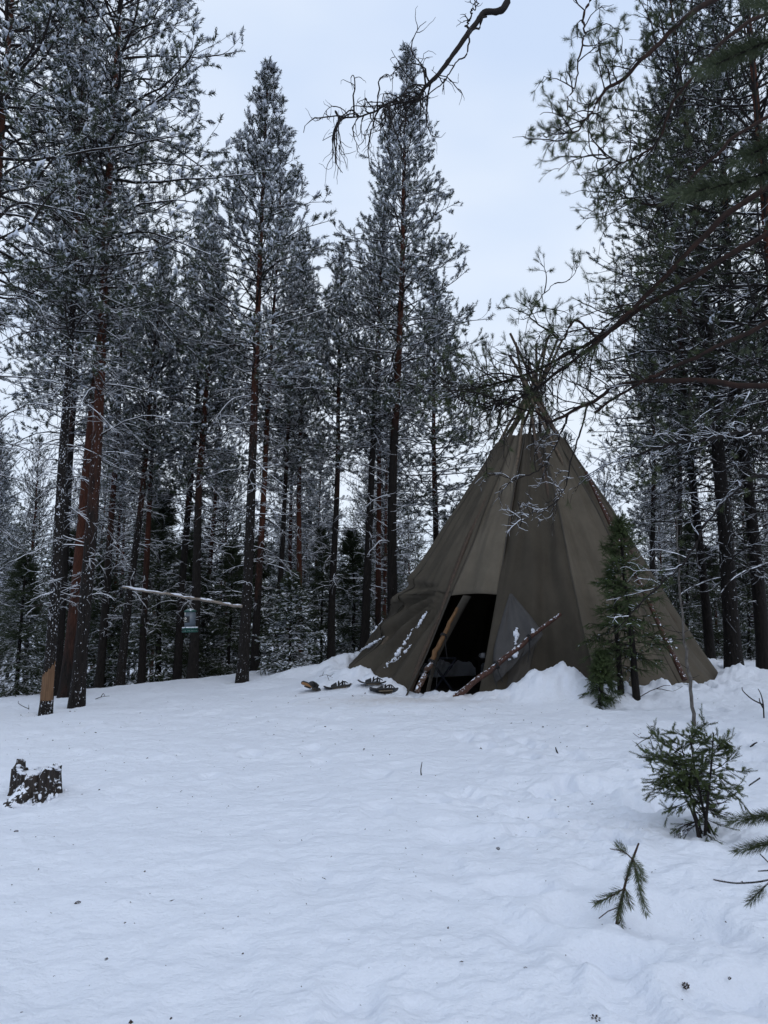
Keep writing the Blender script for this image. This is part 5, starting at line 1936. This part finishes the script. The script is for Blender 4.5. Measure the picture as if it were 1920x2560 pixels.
twig_thing([[(1053, 1938, 0), (1052, 1925, 0), (1055, 1905, 0)]], 'single thin stick standing upright in the open snow', .007)
twig_thing([[(1394, 1884, 0), (1390, 1873, 0), (1389, 1868, 0)]], 'short stub of twig in the snow right of the upright stick', .010)
twig_thing([[(238, 1748, 0), (255, 1742, 0), (274, 1740, 0)], [(252, 1743, 0), (258, 1734, 0), (262, 1740, 0)]], 'dark forked twig lying right of the thick flecked pine', .008)
twig_thing([[(72, 1772, 0), (58, 1766, 0), (46, 1758, 0), (47, 1752, 0)], [(72, 1774, 0), (72, 1762, 0)]], 'curved twig lying left of the peeled pine', .007)
twig_thing([[(1635, 1893, 0), (1630, 1862, 0), (1622, 1845, 0), (1600, 1845, .03), (1582, 1832, .05)], [(1622, 1845, 0), (1630, 1835, 0), (1627, 1825, 0)], [(1622, 1845, 0), (1605, 1853, 0), (1588, 1866, .03)]], 'small bare forked seedling left of the spruce shrub', .005, 'seedling', 'seedling')
twig_thing([[(1910, 1795, 0), (1908, 1760, 0), (1902, 1735, 0), (1895, 1722, 0)], [(1908, 1762, 0), (1880, 1748, .0), (1858, 1728, .0), (1855, 1718, 0)], [(1908, 1770, 0), (1900, 1755, 0), (1898, 1745, 0)]], 'bare forked seedling at the right edge by the snow crest', .010, 'seedling', 'seedling')
twig_thing([[(1876, 1868, 0), (1885, 1860, 0), (1893, 1856, 0)]], 'short thick twig lying in the snow beyond the shrub', .012)
twig_thing([[(1600, 1742, 0), (1640, 1722, .0), (1680, 1728, 0), (1706, 1716, 0)], [(1640, 1722, 0), (1660, 1714, 0), (1676, 1714, 0)]], 'curved bare twig sticking out right of the tent spruces', .007)
# evergreen sprig between the snowshoes
q = G(812, 1700)
sprig = empty('evergreen_sprig', tuple(q), 'small evergreen sprig lying between the two left snowshoes', 'sprig')
gw, gn = Geo(), Geo()
b0, Y0 = q, q[1]
for pth in ([(798, 1694, 0), (815, 1690, .02), (832, 1697, 0)], [(806, 1692, 0), (808, 1686, 0)], [(818, 1691, 0), (822, 1702, -.05)], [(824, 1694, 0), (830, 1690, 0)]):
    shoot_chain(gw, gn, PP(*pth) + [0, 0, .02], rs, .004, 2, tm=T_SPRUCE_FINE, sc=.7)
gw.build('stem', [M_TWIG_BARE], sprig)
gn.build('needles', [M_SPRUCE_NEAR], sprig)
# cones and scraps
M_CONE = mat_plain('cone', (.035, .022, .017), .8, .2, .4)
CONES = [((1715, 2480), 'dark pine cone lying alone in the lower right snow', .030), ((1490, 2556), 'pine cone at the bottom edge right of the middle', .034), ((1245, 2125), 'flat dark scrap of bark in the middle snow', .024),
         ((382, 2152), 'tiny dark twig scrap in the left middle snow', .016), ((266, 2402), 'small black scrap in the lower left snow', .014), ((195, 2262), 'brownish scrap half sunk in the left snow', .022), ((1400, 2167), 'small brown cone left of the pine sapling', .014),
         ((1825, 2465), 'small brown scrap near the lower right edge', .014), ((40, 2080), 'orange-brown scrap of bark below the stump', .020), ((1314, 2430), 'tiny reddish twig scrap below the pine sapling', .016)]
for i, (pp_, lab, s_) in enumerate(CONES):
    q = G(pp_[0], min(pp_[1], 2559))
    c = empty('pine_cone' if 'cone' in lab else 'bark_scrap', (q[0], q[1], q[2] + s_ * .12), lab, 'cone' if 'cone' in lab else 'scrap')
    g = Geo()
    rs = np.random.default_rng(600 + i)
    for k in range(22):
        t = k / 22
        a = k * 2.4
        rr_ = s_ * .42 * math.sin(math.pi * (t * .85 + .12))
        box(g, ((t - .5) * s_ * 1.5, rr_ * math.cos(a), rr_ * math.sin(a) * .6 + rr_ * .4), (s_ * .22, s_ * .20, s_ * .10), 0, Matrix.Rotation(a, 3, 'X') @ Matrix.Rotation(.5, 3, 'Z'))
    g.build('scales', [M_CONE], c)
    c.rotation_euler = (0, 0, rs.uniform(0, 6.28))
# needles, crumbs of bark and lichen strewn on the snow: too small to count
rs = np.random.default_rng(71)
g = Geo()
N = 560
Y = rs.uniform(2.6, 12.6, N)
X = rs.uniform(-.54, .54, N) * Y * 1.02
Z = zg(X, Y)
for x, y, z in zip(X, Y, Z):
    ln = min(.010, .0028 + .0024 * rs.exponential(1.0)) * (1 + .09 * y)
    v = np.array([[1, .1, 0], [-.9, .3, .1], [-.2, -.5, 0], [.1, .1, .55], [.3, .5, .1]]) * ln * np.array([1, rs.uniform(.3, 1), 1]) + rs.normal(0, ln * .2, (5, 3))
    a = rs.uniform(0, 6.28)
    v = v @ np.array([[math.cos(a), math.sin(a), 0], [-math.sin(a), math.cos(a), 0], [0, 0, 1]]) + [x, y, z + .012]
    g.add(v, [(0, 4, 3), (4, 1, 3), (1, 2, 3), (2, 0, 3), (0, 2, 4), (2, 1, 4)])
tag(g.build('needle_litter', [M_CONE]), 'dark crumbs of bark and needles strewn on the snow', 'litter', kind='stuff')
